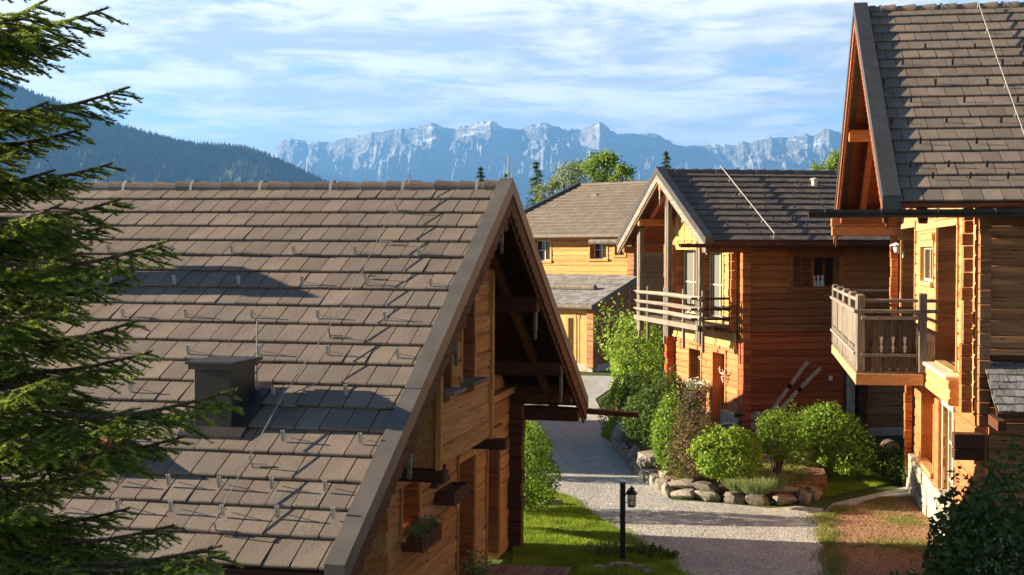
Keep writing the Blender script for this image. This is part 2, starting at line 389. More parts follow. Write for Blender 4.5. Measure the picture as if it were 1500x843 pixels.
def logs(mb, axis, a0, a1, face, out, z0, z1, T=.45, lh=.24, openings=(), jit=.014, wav=.005, top=None):
    """a wall of stacked logs. axis: direction the logs run; face: outer face coordinate; out: +1/-1 outward sign;
    top: function a -> z limiting the height (gables)"""
    z = z0; n = 0
    while z < z1-1e-3:
        h = min(lh*random.uniform(.85, 1.15), z1-z); zt = z+h
        if z1-zt < .05: zt = z1
        lo, hi = a0, a1
        if top is not None:
            ok = [a for a in np.linspace(a0, a1, 161) if top(a) >= zt]
            if not ok: break
            lo, hi = min(ok), max(ok)
        segs = [(lo, hi)]
        for (o0, o1, p0, p1) in openings:
            if zt > p0+.02 and z < p1-.02:
                ns = []
                for (q0, q1) in segs:
                    if o1 <= q0 or o0 >= q1: ns.append((q0, q1)); continue
                    if o0 > q0: ns.append((q0, o0))
                    if o1 < q1: ns.append((o1, q1))
                segs = ns
        r = random.random()
        for (q0, q1) in segs:
            if q1-q0 < .03: continue
            k = max(1, int((q1-q0)/.7)); bulge = random.uniform(-jit, jit); vs = []
            g = .008; bv = min(.022, h*.14)
            for i in range(k+1):
                a = q0+(q1-q0)*i/k; w1, w2, w3 = (random.uniform(-wav, wav) for _ in range(3))
                prof = [(-.028, z+g*0), (-.003+bulge+w1, z+bv+w2*.5), (bulge+w1+.002, (z+zt)/2), (-.003+bulge+w1, zt-bv+w3*.5), (-.028, zt), (-T, zt), (-T, z)]
                for d, zz_ in prof:
                    c = face+out*d
                    vs.append((a, c, zz_) if axis == 'x' else (c, a, zz_))
            fs = []
            for i in range(k):
                for j in range(7): fs.append((i*7+j, i*7+(j+1) % 7, (i+1)*7+(j+1) % 7, (i+1)*7+j))
            fs.append(tuple(range(7))); fs.append(tuple(k*7+j for j in range(6, -1, -1)))
            mb.add(vs, fs, r)
        z = zt; n += 1
def log_ends(mb, x0, x1, y0, y1, z0, z1, lh=.24, along='x', outer=0, jit=.018, alt=0.0):
    z = z0; i = 0
    while z < z1-.02:
        zt = min(z+lh*random.uniform(.85, 1.15), z1); j = random.uniform(-jit, jit)+(alt if i % 2 else 0)
        a, b, c, d = x0, x1, y0+random.uniform(-.012, .012), y1+random.uniform(-.012, .012)
        if along == 'x':
            if outer < 0: a += j
            else: b += j
        else:
            if outer < 0: c += j
            else: d += j
        mb.box(a, b, c, d, z+.004, zt-.004, bev=.012); z = zt; i += 1
def boards_v(mb, axis, a0, a1, face, out, z0, top, bw=.16, t=.05):
    a = a0
    while a < a1-.02:
        b = min(a+bw*random.uniform(.85, 1.15), a1); j = random.uniform(0, .012)
        ta, tb = top(a), top(b)
        if min(ta, tb) > z0+.02:
            f0, f1 = face+out*j, face-out*t; g = .004
            P = [(a+g, z0), (b-g, z0), (b-g, tb), (a+g, ta)]
            mb.prism([(u, v) for u, v in P], min(f0, f1), max(f0, f1), 'y' if axis == 'x' else 'x')
        a = b
def roof(H, x0, x1, w, wf, zr, k, rows, tw, mat, gable, trimmat, L_rows_off=0, thick=.030, guards=(), trimh=.07, trimw=.2, gblade=1):
    """gabled roof: near slope down to y=-w, far slope to y=+wf; k = rise over run; gable = 0 at x0 (left) or 1 at x1 (right)"""
    root = H.root
    ux = Vector((1, 0, 0)); c = 1/math.sqrt(1+k*k); s = k*c
    t_near = Vector((0, c, s)); nn = Vector((0, -s, c))
    Lg = w/c; step = Lg/rows
    mb = MB()
    for i in range(rows):
        base = Vector((0, -w, zr-k*w))+t_near*(i*step)
        off = (0 if i % 2 else .5)*tw+L_rows_off; kx = int((x1-x0)/tw)+2
        last = i == rows-1
        for j in range(-1, kx):
            if gable == 1: b_ = x1-trimw*.6-off-j*tw; a_ = b_-tw
            else: a_ = x0+trimw*.6+off+j*tw; b_ = a_+tw
            a_ = max(a_, x0+.02); b_ = min(b_, x1-.02)
            if b_-a_ < .04: continue
            g = .006; jz = random.uniform(-.004, .004); ln = step+.055 if not last else step-.02
            lo = .060+jz*.6; hi = .016+jz*.6; dj = random.uniform(-.003, .003)
            ja = random.uniform(-.004, .004)
            p = []
            for (xx, d, hgt) in ((a_+g, dj, lo+ja), (b_-g, dj, lo-ja), (b_-g, ln, hi), (a_+g, ln, hi)):
                q = base+t_near*d; p.append(Vector((xx, q.y, q.z))+nn*hgt)
            bt = [v-nn*thick for v in p]
            m1 = p[0]+t_near*.012-nn*.0; m2 = p[1]+t_near*.012
            # slightly rounded nose and a raised side lap
            vs = [p[0]-nn*.008, p[1]-nn*.008, p[2], p[3], bt[0], bt[1], bt[2], bt[3], m1+nn*.001, m2+nn*.001]
            mb.add(vs, [(0, 1, 9, 8), (8, 9, 2, 3), (4, 7, 6, 5), (0, 4, 5, 1), (1, 5, 6, 2, 9), (3, 7, 4, 0, 8), (2, 6, 7, 3)])
    tiles = mb.build('roof_tiles', mat, root)
    sl = MB()
    for (ya, sg, ww) in ((0, -1, w), (0, 1, wf)):
        zt = zr-.005; e = Vector((0, sg*ww, zr-k*ww-.005)); tt = .05
        vs = [(x, 0, zt) for x in (x0+.03, x1-.03)]+[(x, e.y, e.z) for x in (x0+.03, x1-.03)]+[(x, 0, zt-tt/c) for x in (x0+.03, x1-.03)]+[(x, e.y, e.z-tt/c) for x in (x0+.03, x1-.03)]
        sl.add(vs, [(0, 1, 3, 2), (4, 6, 7, 5), (0, 2, 6, 4), (1, 5, 7, 3), (2, 3, 7, 6)])
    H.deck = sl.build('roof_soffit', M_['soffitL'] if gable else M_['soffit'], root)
    # far slope covering
    fr = MB()
    for i in range(rows):
        a = i/rows; b = (i+1)/rows
        vs = []
        for xx in (x0+.02, x1-.02):
            for (f, h) in ((a, .015), (b, .05)): vs.append((xx, wf*f, zr-k*wf*f+h/c))
        vs += [(v[0], v[1], v[2]-.04) for v in vs]
        fr.add(vs, [(0, 1, 3, 2), (4, 6, 7, 5), (0, 2, 6, 4), (1, 5, 7, 3), (0, 4, 5, 1), (2, 3, 7, 6)])
    fr.build('far_roof_tiles', mat, root)
    # ridge tiles: half round, each with a collar
    rt = MB(); lr = tw*1.32; n = int((x1-x0)/lr)+1
    for j in range(n):
        if gable == 1: b_ = x1+.01-j*lr; a_ = max(b_-lr-.03, x0); r0, r1 = .112, .088
        else: a_ = x0-.01+j*lr; b_ = min(a_+lr+.03, x1); r0, r1 = .088, .112
        vs = []; nk = 9; jz = random.uniform(-.006, .006)
        for xx, rr in ((a_, r0), (a_+(b_-a_)*.12, r0*.97), (b_-(b_-a_)*.12, r1*1.0), (b_, r1)):
            for q in range(nk): t = math.pi*q/(nk-1); vs.append((xx, -rr*1.15*math.cos(t), zr-.03+jz+rr*1.25*math.sin(t)))
        fs = [(i2*nk+q, i2*nk+q+1, (i2+1)*nk+q+1, (i2+1)*nk+q) for i2 in range(3) for q in range(nk-1)]
        fs += [tuple(range(nk)), tuple(3*nk+q for q in range(nk-1, -1, -1))]
        rt.add(vs, fs)
    rd = rt.build('ridge_tiles', mat, root)
    cl = MB()
    for j in range(1, n, 3):
        xx = (x1-j*lr-.12) if gable == 1 else (x0+j*lr+.12)
        nk = 9; vs = []
        for x_ in (xx-.02, xx+.02):
            for q in range(nk): t = math.pi*q/(nk-1); vs.append((x_, -.118*1.15*math.cos(t), zr-.03+.118*1.25*math.sin(t)))
        cl.add(vs, [(q, q+1, nk+q+1, nk+q) for q in range(nk-1)])
    cl.build('ridge_clamp', M_['wire'], rd)
    # verge trim (metal cap) and barge boards on the gable end
    gx = x1 if gable == 1 else x0; og = 1 if gable == 1 else -1
    tr = MB()
    for sg, ww in ((-1, w), (1, wf)):
        xa, xb = sorted((gx-og*trimw, gx+og*.015))
        P = [(0, zr+trimh/c+.02), (sg*(ww+.04), zr-k*(ww+.04)+trimh/c), (sg*(ww+.04), zr-k*(ww+.04)-.07/c), (0, zr-.07/c)]
        tr.prism(P, xa, xb, 'x', rnd=.2)
    tr.build('verge_trim', trimmat, root)
    bb = MB()
    for sg, ww in ((-1, w), (1, wf)):
        xa, xb = sorted((gx-og*.045, gx-og*.005))
        n_ = 34; up = [(sg*ww*i/n_, zr-k*ww*i/n_-.072/c) for i in range(n_+1)]
        lw = []
        for i in range(n_*2, -1, -1):
            f = i/(n_*2); lw.append((sg*ww*f, zr-k*ww*f-(.30 if i % 2 else .255)/c))
        # strips so that the outline stays a clean band
        for i in range(n_):
            y_a, z_a = up[i]; y_b, z_b = up[i+1]; ym = (y_a+y_b)/2; zm = (z_a+z_b)/2
            d = .19/c; e = .245/c
            bb.prism([(y_a, z_a), (y_b, z_b), (y_b, z_b-d), (ym, zm-e), (y_a, z_a-d)], xa, xb, 'x', rnd=.5)
        xa2, xb2 = sorted((gx-og*.085, gx-og*.047))
        bb.prism([(0, zr-.075/c), (sg*ww, zr-k*ww-.075/c), (sg*(ww-.02), zr-k*ww-.34/c), (0, zr-.34/c)], xa2, xb2, 'x', rnd=.1)
    bb.build('barge_board', M_['darky'] if gable == 1 else M_['wood_Lx'] if w > 6 else M_['greyy'], root)
    # snow guards: bent steel hoops
    if guards:
        me = None
        for (gx_, gy_) in guards:
            P = Vector((gx_, gy_, zr+k*gy_))+nn*.055
            if me is None:
                g = MB(); g.box(-.018, -.010, -.010, .010, 0, .115, rnd=0); g.box(.006, .018, -.012, .012, 0, .115, rnd=0); g.box(-.009, .0055, .002, .009, 0, .10, rnd=1)
                g.beam((0, .0, .10), (0, .09, .012), .014, .006, rnd=1)
                o = g.build('snow_guard', M_['steel'] if gblade else M_['trim_dark'], tiles); me = o
                # upright on the slope
            else:
                o = me.copy(); C.objects.link(o); o.parent = tiles
            o.location = P; o.rotation_euler = (math.atan(k)*.55, 0, random.uniform(-.05, .05))
    return tiles, nn, t_near
def wire(H, pts, name='lightning_wire', rad=.006, lift=.13, nn=None, holder=.9):
    mb = MB(); hs = MB()
    for a, b in zip(pts[:-1], pts[1:]):
        n = max(1, int((b-a).length/holder))
        P = [a+(b-a)*i/n+nn*(lift+(.006 if i % 2 else 0)) for i in range(n+1)]
        mb.tube(P, rad, 6, .5)
        for i in range(n+1):
            q = a+(b-a)*i/n; hs.tube([q+nn*.02, q+nn*(lift+.01)], .009, 6, .5); hs.box(q.x-.02, q.x+.14, q.y-.015, q.y+.015, q.z+.045, q.z+.06)
    o = mb.build(name, M_['wire'], H.root); hs.build('wire_holder', M_['wire'], o); return o
def opening_frame(H, axis, rect, face, out, mat, t=.07, dep=.10, proud=.03, name='window', pane='glass', panedep=.32, mull=1, cross=0, sill=True, framemat='frame', lintel=True, jamb=None):
    """frame round an opening in a wall whose logs run along axis; returns the frame object"""
    a0, a1, z0, z1 = rect
    def bx(mb, p, q, d0, d1, za, zb, rnd=None):
        f0, f1 = sorted((face+out*d0, face+out*d1))
        if axis == 'y': mb.box(f0, f1, p, q, za, zb, rnd, bev=0)
        else: mb.box(p, q, f0, f1, za, zb, rnd, bev=0)
    f = MB()
    bx(f, a0-t, a0-.001, -dep, proud, z0-.0, z1); bx(f, a1+.001, a1+t, -dep, proud, z0-.0, z1)
    bx(f, a0-t-.03, a1+t+.03, -dep, proud+.012, z1+.001, z1+t*1.3)
    if sill: bx(f, a0-t-.04, a1+t+.04, -dep, proud+.06, z0-t, z0-.001)
    fr = f.build(name, mat, H.root)
    if jamb:
        jm = MB(); z = z0
        while z < z1-.02:
            zt = min(z+random.uniform(.16, .26), z1); d = random.uniform(.012, .03)
            bx(jm, a1-d, a1-.001, -max(panedep, .3), -.002, z+.004, zt-.004); bx(jm, a0+.001, a0+d, -max(panedep, .3), -.002, z+.004, zt-.004); z = zt
        jm.build('jamb', M_[jamb], fr)
    if lintel:
        l = MB(); n = max(3, int((a1-a0)/.14)); p0 = a0-t-.02; p1 = a1+t+.02
        for i in range(n):
            u = p0+(p1-p0)*i/n; v = p0+(p1-p0)*(i+1)/n; zz_ = z1+t*1.3+.002
            f0, f1 = sorted((face+out*.0, face+out*(proud+.03)))
            l.prism([(u, zz_+.03), (v, zz_+.03), (v, zz_+.13), ((u+v)/2, zz_+.17), (u, zz_+.13)], f0, f1, 'x' if axis == 'y' else 'y', rnd=.2)
            bx(l, u+.02, v-.02, 0, proud+.02, zz_+.002, zz_+.028, .0)
        l.build('carved_lintel', mat, fr)
    if pane:
        g = MB(); bx(g, a0+.002, a1-.002, -panedep-.02, -panedep, z0, z1, .5); pn = g.build('pane', M_[pane], fr)
        c = MB(); w_ = .05
        bx(c, a0, a0+w_, -panedep, -panedep+.04, z0, z1); bx(c, a1-w_, a1, -panedep, -panedep+.04, z0, z1)
        bx(c, a0+w_, a1-w_, -panedep, -panedep+.04, z1-w_, z1); bx(c, a0+w_, a1-w_, -panedep, -panedep+.04, z0, z0+w_)
        for i in range(mull):
            u = a0+(a1-a0)*(i+1)/(mull+1); bx(c, u-.025, u+.025, -panedep, -panedep+.045, z0+w_, z1-w_)
        for i in range(cross):
            zz_ = z0+(z1-z0)*(i+1)/(cross+1); bx(c, a0+w_, a1-w_, -panedep+.002, -panedep+.035, zz_-.015, zz_+.015)
        c.build('casement', M_[framemat], fr)
    return fr
def gutter(H, x0, x1, y, z, rad, mat, name='gutter', wavy=False, tip=None):
    mb = MB(); n = 8; vs = []; fs = []; xs = np.linspace(x0, x1, 12 if wavy else 3)
    for x in xs:
        j = .03*math.sin(x*5.3)+.015*math.sin(x*11) if wavy else 0
        for q in range(n+1): t = math.pi*q/n; vs.append((x, y-rad*math.cos(t), z+j-rad*math.sin(t)))
        for q in range(n, -1, -1): t = math.pi*q/n; vs.append((x, y-(rad-.02)*math.cos(t), z+j-(rad-.02)*math.sin(t)*.8))
    m = 2*(n+1)
    for i in range(len(xs)-1):
        for q in range(m): fs.append((i*m+q, i*m+(q+1) % m, (i+1)*m+(q+1) % m, (i+1)*m+q))
    fs += [tuple(range(m-1, -1, -1)), tuple((len(xs)-1)*m+q for q in range(m))]
    mb.add(vs, fs); g = mb.build(name, mat, H.root)
    c = MB()
    xx = x0+.25
    while xx < x1: c.box(xx-.012, xx+.012, y-rad-.008, y+rad+.03, z+.0, z+.012); c.tube([(xx, y-(rad+.006)*math.cos(t), z-(rad+.006)*math.sin(t)) for t in np.linspace(0, math.pi, 7)], .008, 4); xx += .85
    c.build('gutter_bracket', M_['trim_dark'], g); return g
def pendant(H, x, y, z, l=.6, name='hanging_carved_board'):
    mb = MB(); w = .055
    prof = [(0, 0), (w, -.03), (w*.8, -.12*l), (w*1.1, -.2*l), (w*.9, -.6*l), (w*1.2, -.7*l), (w*.3, -.82*l), (w*.6, -.9*l), (0, -l)]
    poly = prof+[(-a, b) for a, b in reversed(prof[1:-1])]
    mb.prism([(y+a, z+b) for a, b in poly], x-.02, x+.02, 'x'); return mb.build(name, M_['grey'], H.root)
def purlins(H, xw, xg, ys, zr, k, r=.11, mat='dark', inner=None):
    mb = MB()
    for y in ys:
        z = zr-k*abs(y)-.42+(.0 if y else -.05); a, b = sorted((xw, xg)); mb.box(a, b, y-r, y+r, z-r, z+r, bev=.02)
    return mb.build('purlin', M_[mat], H.root)

# ================================================================== LEFT HOUSE (near, brown tiles)
HL = House(745, 18.5, 11.9, 'nearest log chalet at left, its big brown tiled roof filling the lower left', tilt=.45)
ZL = 6.17; KL = .53; WL = 6.9
def lroof(px, py): return HL.roofpick(px, py, ZL, KL, .03)
gl = [(64, 372), (157, 372), (250, 372), (337, 372), (427, 372), (517, 372), (610, 372),
      (160, 417), (253, 417), (347, 417), (440, 417), (534, 417), (628, 418), (82, 466), (178, 466), (270, 466), (367, 466), (463, 466), (561, 468),
      (72, 519), (173, 519), (274, 520), (376, 519), (478, 519), (580, 522), (84, 575), (190, 575), (295, 577), (398, 578), (504, 577),
      (60, 645), (176, 645), (413, 645), (526, 648), (96, 711), (172, 711), (246, 711), (320, 714), (397, 715), (475, 718), (90, 750), (172, 748), (250, 750), (325, 755), (405, 757), (487, 758)]
guards = [(lambda p: (p.x, p.y))(lroof(x, y+5)) for x, y in gl]
tilesL, nnL, ttL = roof(HL, -9.5, 0, WL, WL, ZL, KL, 19, .262, M_['tile'], 1, M_['trim'], guards=guards, trimh=.10, trimw=.17)
wp = [lroof(x, y) for x, y in ((597, 272), (530, 412), (480, 500), (412, 603), (315, 786))]
wire(HL, wp, nn=nnL, lift=.15)
rod = MB()
q = HL.pick(746, 268, 'x', -.05); rod.tube([(q.x, 0, ZL), (q.x, 0, ZL+.45)], .01, 6, .5); q = HL.pick(417, 268, 'y', 0); rod.tube([(q.x, 0, ZL), (q.x, 0, ZL+.09)], .012, 6, .5)
rod.build('lightning_rod', M_['wire'], HL.root)
# chimney on the near slope, with flashing, cap and its own rod
fb = lroof(335, 636); bk = lroof(363, 583)
cy0, cy1 = fb.y, fb.y+.62; cx1 = fb.x; cx0 = HL.roofpick(282, 636, ZL, KL).x
ztop = HL.pick(340, 537, 'y', cy0).z
ch = MB(); ch.box(cx0, cx1, cy0, cy1, ZL+KL*cy0-.1, ztop, bev=.008); cho = ch.build('chimney', M_['chim'], HL.root)
c2 = MB(); c2.box(cx0-.07, cx1+.06, cy0-.08, cy1+.07, ztop+.001, ztop+.035, bev=.006); c2.box(cx0-.04, cx1+.03, cy0-.05, cy1+.04, ztop-.05, ztop-.001); c2.build('chimney_cap', M_['trim_dark'], cho)
c3 = MB()
for (xa, xb, ya, yb) in ((cx0-.12, cx1+.16, cy0-.14, cy0), (cx1, cx1+.16, cy0, cy1+.12), (cx0-.12, cx0, cy0, cy1+.12), (cx0-.12, cx1+.16, cy1, cy1+.12)):
    vs = [(x, y, ZL+KL*y+.085) for x in (xa, xb) for y in (ya, yb)]; vs += [(a, b, c-.05) for a, b, c in vs]
    c3.add(vs, [(0, 1, 3, 2), (4, 6, 7, 5), (0, 4, 5, 1), (2, 3, 7, 6), (0, 2, 6, 4), (1, 5, 7, 3)])
for j in range(3): c3.box(cx1+.002, cx1+.012, cy0+.02, cy1-.02, ztop-.2-j*.2, ztop-.185-j*.2)
c3.build('chimney_flashing', M_['trim_dark'], cho)
c4 = MB(); c4.tube([(cx1+.03, cy1-.02, ztop-.5), (cx1+.03, cy1-.02, ztop+.42)], .009, 6); c4.tube([(cx1+.03, cy1-.02, ztop-.5), (cx1+.7, cy1+.02, ZL+KL*(cy1)+.17)], .007, 6); c4.build('chimney_rod', M_['wire'], cho)
# a second chimney further left (behind the spruce): its shadow lies across the roof
s0 = lroof(52, 440); ch = MB(); ch.box(s0.x-.5, s0.x+.15, s0.y, s0.y+.55, ZL+KL*s0.y-.1, ZL+KL*s0.y+.98); ch2 = ch.build('chimney', M_['chim'], HL.root)
c2 = MB(); c2.box(s0.x-.57, s0.x+.22, s0.y-.07, s0.y+.62, ZL+KL*s0.y+.981, ZL+KL*s0.y+1.03); c2.build('chimney_cap', M_['trim'], ch2)
gutter(HL, -9.4, .1, -WL-.09, ZL-KL*WL-.06, .09, M_['trim_dark'])
gutter(HL, -9.4, .95, WL+.06, ZL-KL*WL-.12, .10, M_['darky'], 'wooden_gutter', wavy=True)
OL = -1.2
def lw(px, py): p = HL.pick(px, py, 'x', OL); return p.y, p.z
dz = .12
d1 = (lw(669, 700)[0], lw(693, 700)[0], dz, 2.10); d2 = (lw(712, 700)[0], lw(729.5, 700)[0], dz, 2.10)
wn = (lw(586, 740)[0], lw(611, 740)[0], lw(586, 785)[1], lw(586, 706)[1]); sm = (lw(632, 680)[0], lw(647, 680)[0], lw(640, 704)[1], lw(640, 664)[1])
v0 = lw(566, 740)[0]; v1 = 5.75
mb = MB()
ZB = 2.86                      # floor line of the upper storey
logs(mb, 'y', v0, v1, OL, 1, 0, ZB, T=.45, lh=.25, openings=[d1, d2, wn, sm])
mb.build('gable_wall', M_['wood_Ly'], HL.root)
mb = MB(); logs(mb, 'x', -9.3, OL-.4, v0+.0, -1, 0, ZB, T=.3, lh=.23); logs(mb, 'y', -5.9, v0, OL-1.6, 1, 0, 3.4, T=.3, lh=.24); logs(mb, 'x', -9.3, OL-1.6, -5.9, -1, 0, 2.75, T=.3); logs(mb, 'x', -9.3, OL-.46, v1, 1, 0, 2.9, T=.3)
mb.build('side_wall', M_['wood_Lx'], HL.root)
mb = MB(); log_ends(mb, OL+.003, OL+.24, v1-.16, v1+.1, 0, 2.75, .24, 'x', 1); mb.build('log_ends', M_['dark'], HL.root)
# vertical boards of the upper gable
mb = MB(); boards_v(mb, 'y', -5.4, 5.4, OL-.05, 1, ZB+.06, lambda a: ZL-KL*abs(a)-.3, .15)
mb.build('gable_boards', M_['wood_Lz'], HL.root)
mb = MB(); mb.box(OL-.1, OL+.10, 1.5, v1, ZB-.06, ZB+.05); mb.build('storey_rail', M_['wood_Ly'], HL.root)
# projecting bay with two windows
OB = -.62; vb = 1.47
def lb(px, py): p = HL.pick(px, py, 'x', OB); return p.y, p.z
w1 = (lb(642, 540)[0], lb(657, 540)[0], lb(657, 568)[1], lb(657, 500)[1]); w2 = (lb(673, 500)[0], lb(691, 500)[0], lb(691, 553)[1], lb(691, 440)[1])
ztb = 4.75
mb = MB(); logs(mb, 'y', -vb, vb, OB, 1, ZB-.28, 5.3, T=.4, lh=.25, openings=[w1, w2], top=lambda a: 9)
logs(mb, 'x', OL-.3, OB-.41, vb, 1, ZB-.28, 5.1, T=.2, lh=.25); logs(mb, 'x', OL-.3, OB-.41, -vb, -1, ZB-.28, 5.1, T=.2, lh=.25)
mb.box(OL, OB-.02, -vb+.02, vb-.02, ZB-.3, ZB-.22)
bay = mb.build('bay_wall', M_['wood_Ly'], HL.root)
mb = MB(); mb.box(OB-.02, OB+.05, vb-.05, vb+.06, ZB-.45, 5.2); mb.box(OB-.02, OB+.05, -vb-.06, -vb+.05, ZB-.45, 5.2)
mb.build('corner_board', M_['wood_Lz'], bay)
for w_ in (w1, w2):
    f = opening_frame(HL, 'y', w_, OB, 1, M_['wood_Lz'], t=.06, proud=.02, panedep=.3, sill=False, lintel=False, name='window', framemat='frame', jamb='wood_Lx')
    s_ = MB(); s_.box(OB-.1, OB+.2, w_[0]-.08, w_[1]+.1, w_[2]-.05, w_[2]-.003, bev=.01); s_.build('sill', M_['greyy'], f)
# carved apron below the bay and its brackets
mb = MB(); n = 24; P = []
ya, yb = -vb-.1, vb+2.2
for i in range(n+1):
    u = i/n; y = ya+(yb-ya)*u; P.append((y, ZB-.30+.07*math.sin(u*math.pi*3)))
P2 = [(y, ZB-.62) for y, z in reversed(P)]
for i in range(n):
    mb.prism([P[i], P[i+1], (P[i+1][0], ZB-.6), (P[i][0], ZB-.6)], OL+.003, OL+.05, 'x', rnd=.7)
mb.build('carved_apron', M_['wood_Ly'], HL.root)
mb = MB()
for y in (-vb-.02, vb+.02):
    mb.box(OL-.1, OB+.26 if y > 0 else OB+.12, y-.11, y+.11, ZB-.46, ZB-.31, bev=.02)
mb.build('bay_beam', M_['dark'], bay)
for d in (d1, d2): opening_frame(HL, 'y', d, OL, 1, M_['wood_Lz'], t=.07, pane=None, sill=False, name='door_frame', jamb='wood_Lx')
mb = MB()
doors = []
for d in (d1, d2):
    mb = MB(); y = d[0]
    while y < d[1]-.02: mb.box(OL-.34, OL-.30, y+.003, min(y+.14, d[1])-.003, d[2], d[3]); y += .14
    mb.box(OL-.3, OL-.28, d[0]+.02, d[1]-.02, d[2]+.3, d[2]+.4); do = mb.build('door', M_['wood_Lz'], HL.root)
    h = MB(); h.tube([(OL-.27, d[0]+.1, 1.05), (OL-.22, d[0]+.1, 1.05), (OL-.22, d[0]+.22, 1.05)], .012, 6); h.build('handle', M_['black'], do)
opening_frame(HL, 'y', wn, OL, 1, M_['wood_Lz'], t=.07, name='window', panedep=.3, jamb='wood_Lx')
opening_frame(HL, 'y', sm, OL, 1, M_['dark'], t=.06, name='window', panedep=.3, lintel=False)
yb_ = [0, -WL*.34, WL*.34, -WL*.66, WL*.66, WL*.93]
purlins(HL, OL-.4, -.07, yb_, ZL, KL, .12)
for y in (-WL*.64, -WL*.36, 0, WL*.36, WL*.70): pendant(HL, -.14, y, ZL-KL*abs(y)-.28, .62)
# flying rafters
mb = MB()
for x in (-.55,):
    for sg in (-1, 1): mb.beam((x, 0, ZL-.28), (x, sg*(WL-.15), ZL-KL*(WL-.15)-.28), .11, .16, (0, 0, 1), bev=.01)
for x in np.arange(-9, -1.3, .9): 
    for sg in (-1, 1): mb.beam((x, 0, ZL-.16), (x, sg*(WL-.1), ZL-KL*(WL-.1)-.16), .1, .14, (0, 0, 1))
mb.build('rafter', M_['darky'], HL.root)
# big tie beam below the roof at the far eave
mb = MB(); mb.box(OL-.3, -.1, WL-1.2, WL-.95, 2.62, 2.95, bev=.02); mb.box(OL+.1, OL+.34, 5.55, WL-.1, 2.62, 2.86, bev=.02); mb.build('eave_beam', M_['dark'], HL.root)

# terrace deck in front of the left house
td = empty('terrace_deck', HL.w(OL+.9, 3.2, 0), rot=(0, 0, -HL.th), label='low terrace of brown planks at the foot of the nearest house', cat='deck')
mb = MB(); x = -.88
pe = HL.pick(831, 832, 'z', .12); L0 = pe.x-OL-.9
yb1 = HL.pick(740, 826.5, 'z', .12).y-3.2
while x < L0: mb.box(x+.004, x+.122, -6.0, yb1, .085, .12, bev=.004); x += .126
mb.build('deck_boards', wood('deck_plank', (.16, .09, .07), (.36, .24, .19), 'y'), td)
mb = MB(); mb.box(-.86, L0-.02, yb1-.1, yb1-.03, 0, .083); mb.box(-.86, L0-.02, -5.9, -5.8, 0, .083); mb.box(L0-.09, L0-.02, -5.7, yb1-.12, 0, .083); mb.build('deck_frame', M_['dark'], td)

# ================================================================== MIDDLE HOUSE
HM = House(961, 42, -9.93, 'middle log chalet with red-brown lower storey, crossed skis and pole-railed balcony')
ZM = 7.78; KM = .45; WM = 4.85
def mroof(px, py): return HM.roofpick(px, py, ZM, KM, .03)
gm = [(1011, 272), (1052, 271), (1092, 272), (1135, 272), (1172, 273), (1037, 288), (1078, 288), (1120, 289), (1162, 289), (1200, 289), (1034, 304), (1078, 305), (1120, 305), (1163, 306), (1204, 305),
      (1048, 321), (1104, 321), (1132, 322), (1160, 323), (1094, 332), (1065, 332), (1152, 331), (1181, 332), (1210, 331), (1238, 332), (1267, 331), (1292, 332)]
guards = [(lambda p: (p.x, p.y))(mroof(x, y)) for x, y in gm]
tM, nnM, ttM = roof(HM, 0, 12, WM, WM, ZM, KM, 12, .33, M_['tile_dark'], 0, M_['trim_dark'], guards=guards, gblade=0, trimh=.12, trimw=.22)
wire(HM, [mroof(1054, 250), mroof(1133, 350)], nn=nnM, lift=.16, rad=.014)
gutter(HM, -.75, 12, -WM-.08, ZM-KM*WM-.06, .11, M_['darky'], 'wooden_gutter', wavy=False)
v = mroof(1193, 272); mb = MB(); mb.lathe([(.09, -.1), (.09, .16), (.13, .17), (.13, .2), (0, .24)], v, 12); mb.build('roof_vent', M_['cream'], HM.root)
OM = 1.3
def mw(px, py): p = HM.pick(px, py, 'x', OM); return p.y, p.z
vn = mw(1081, 500)[0]; vf = mw(987, 500)[0]; ZF = 3.08
mb = MB(); md = (mw(1062.5, 560)[0], mw(1045, 560)[0], .15, 2.35); mwn = (mw(1027, 560)[0], mw(1010, 560)[0], mw(1010, 563)[1], 2.30)
logs(mb, 'y', vn, vf, OM, -1, 0, ZF, T=.45, lh=.2, openings=[md, mwn]); mb.build('lower_gable_wall', M_['wood_Mry'], HM.root)
u1 = (mw(1020.5, 400)[0], mw(990, 400)[0], ZF+.25, mw(1000, 366)[1]); u2 = (mw(1059.5, 400)[0], mw(1027, 400)[0], ZF+.25, mw(1040, 369)[1])
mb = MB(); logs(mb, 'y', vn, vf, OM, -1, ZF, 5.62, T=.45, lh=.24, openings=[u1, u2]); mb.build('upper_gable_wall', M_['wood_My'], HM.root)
mb = MB(); boards_v(mb, 'y', vn, vf+.6, OM, -1, 5.66, lambda a: ZM-KM*abs(a)-.3, .17); mb.build('gable_boards', M_['wood_Mz'], HM.root)
mb = MB(); mb.box(OM-.05, OM+.3, vn, vf, 5.56, 5.65); 
for i in range(9): mb.box(OM-.09, OM-.05, vn+.4+i*.75, vn+.62+i*.75, 5.60, 5.68)
mb.build('storey_rail', M_['wood_Ry'], HM.root)
for u in (u1, u2):
    opening_frame(HM, 'y', u, OM, -1, M_['wood_Mz'], t=.09, panedep=.3, mull=1, cross=1, framemat='cream', pane='curtain', sill=True, lintel=True, jamb='wood_Mx')
opening_frame(HM, 'y', mwn, OM, -1, M_['wood_Mry'], t=.09, panedep=.3, lintel=False, jamb='wood_Mx')
opening_frame(HM, 'y', md, OM, -1, M_['wood_Mry'], t=.09, pane=None, sill=False, name='door_frame', lintel=False)
mb = MB(); y = md[0]
while y < md[1]-.02: mb.box(OM+.3, OM+.34, y+.003, min(y+.15, md[1])-.003, .15, 2.35); y += .15
mb.build('door', M_['wood_Mry'], HM.root)
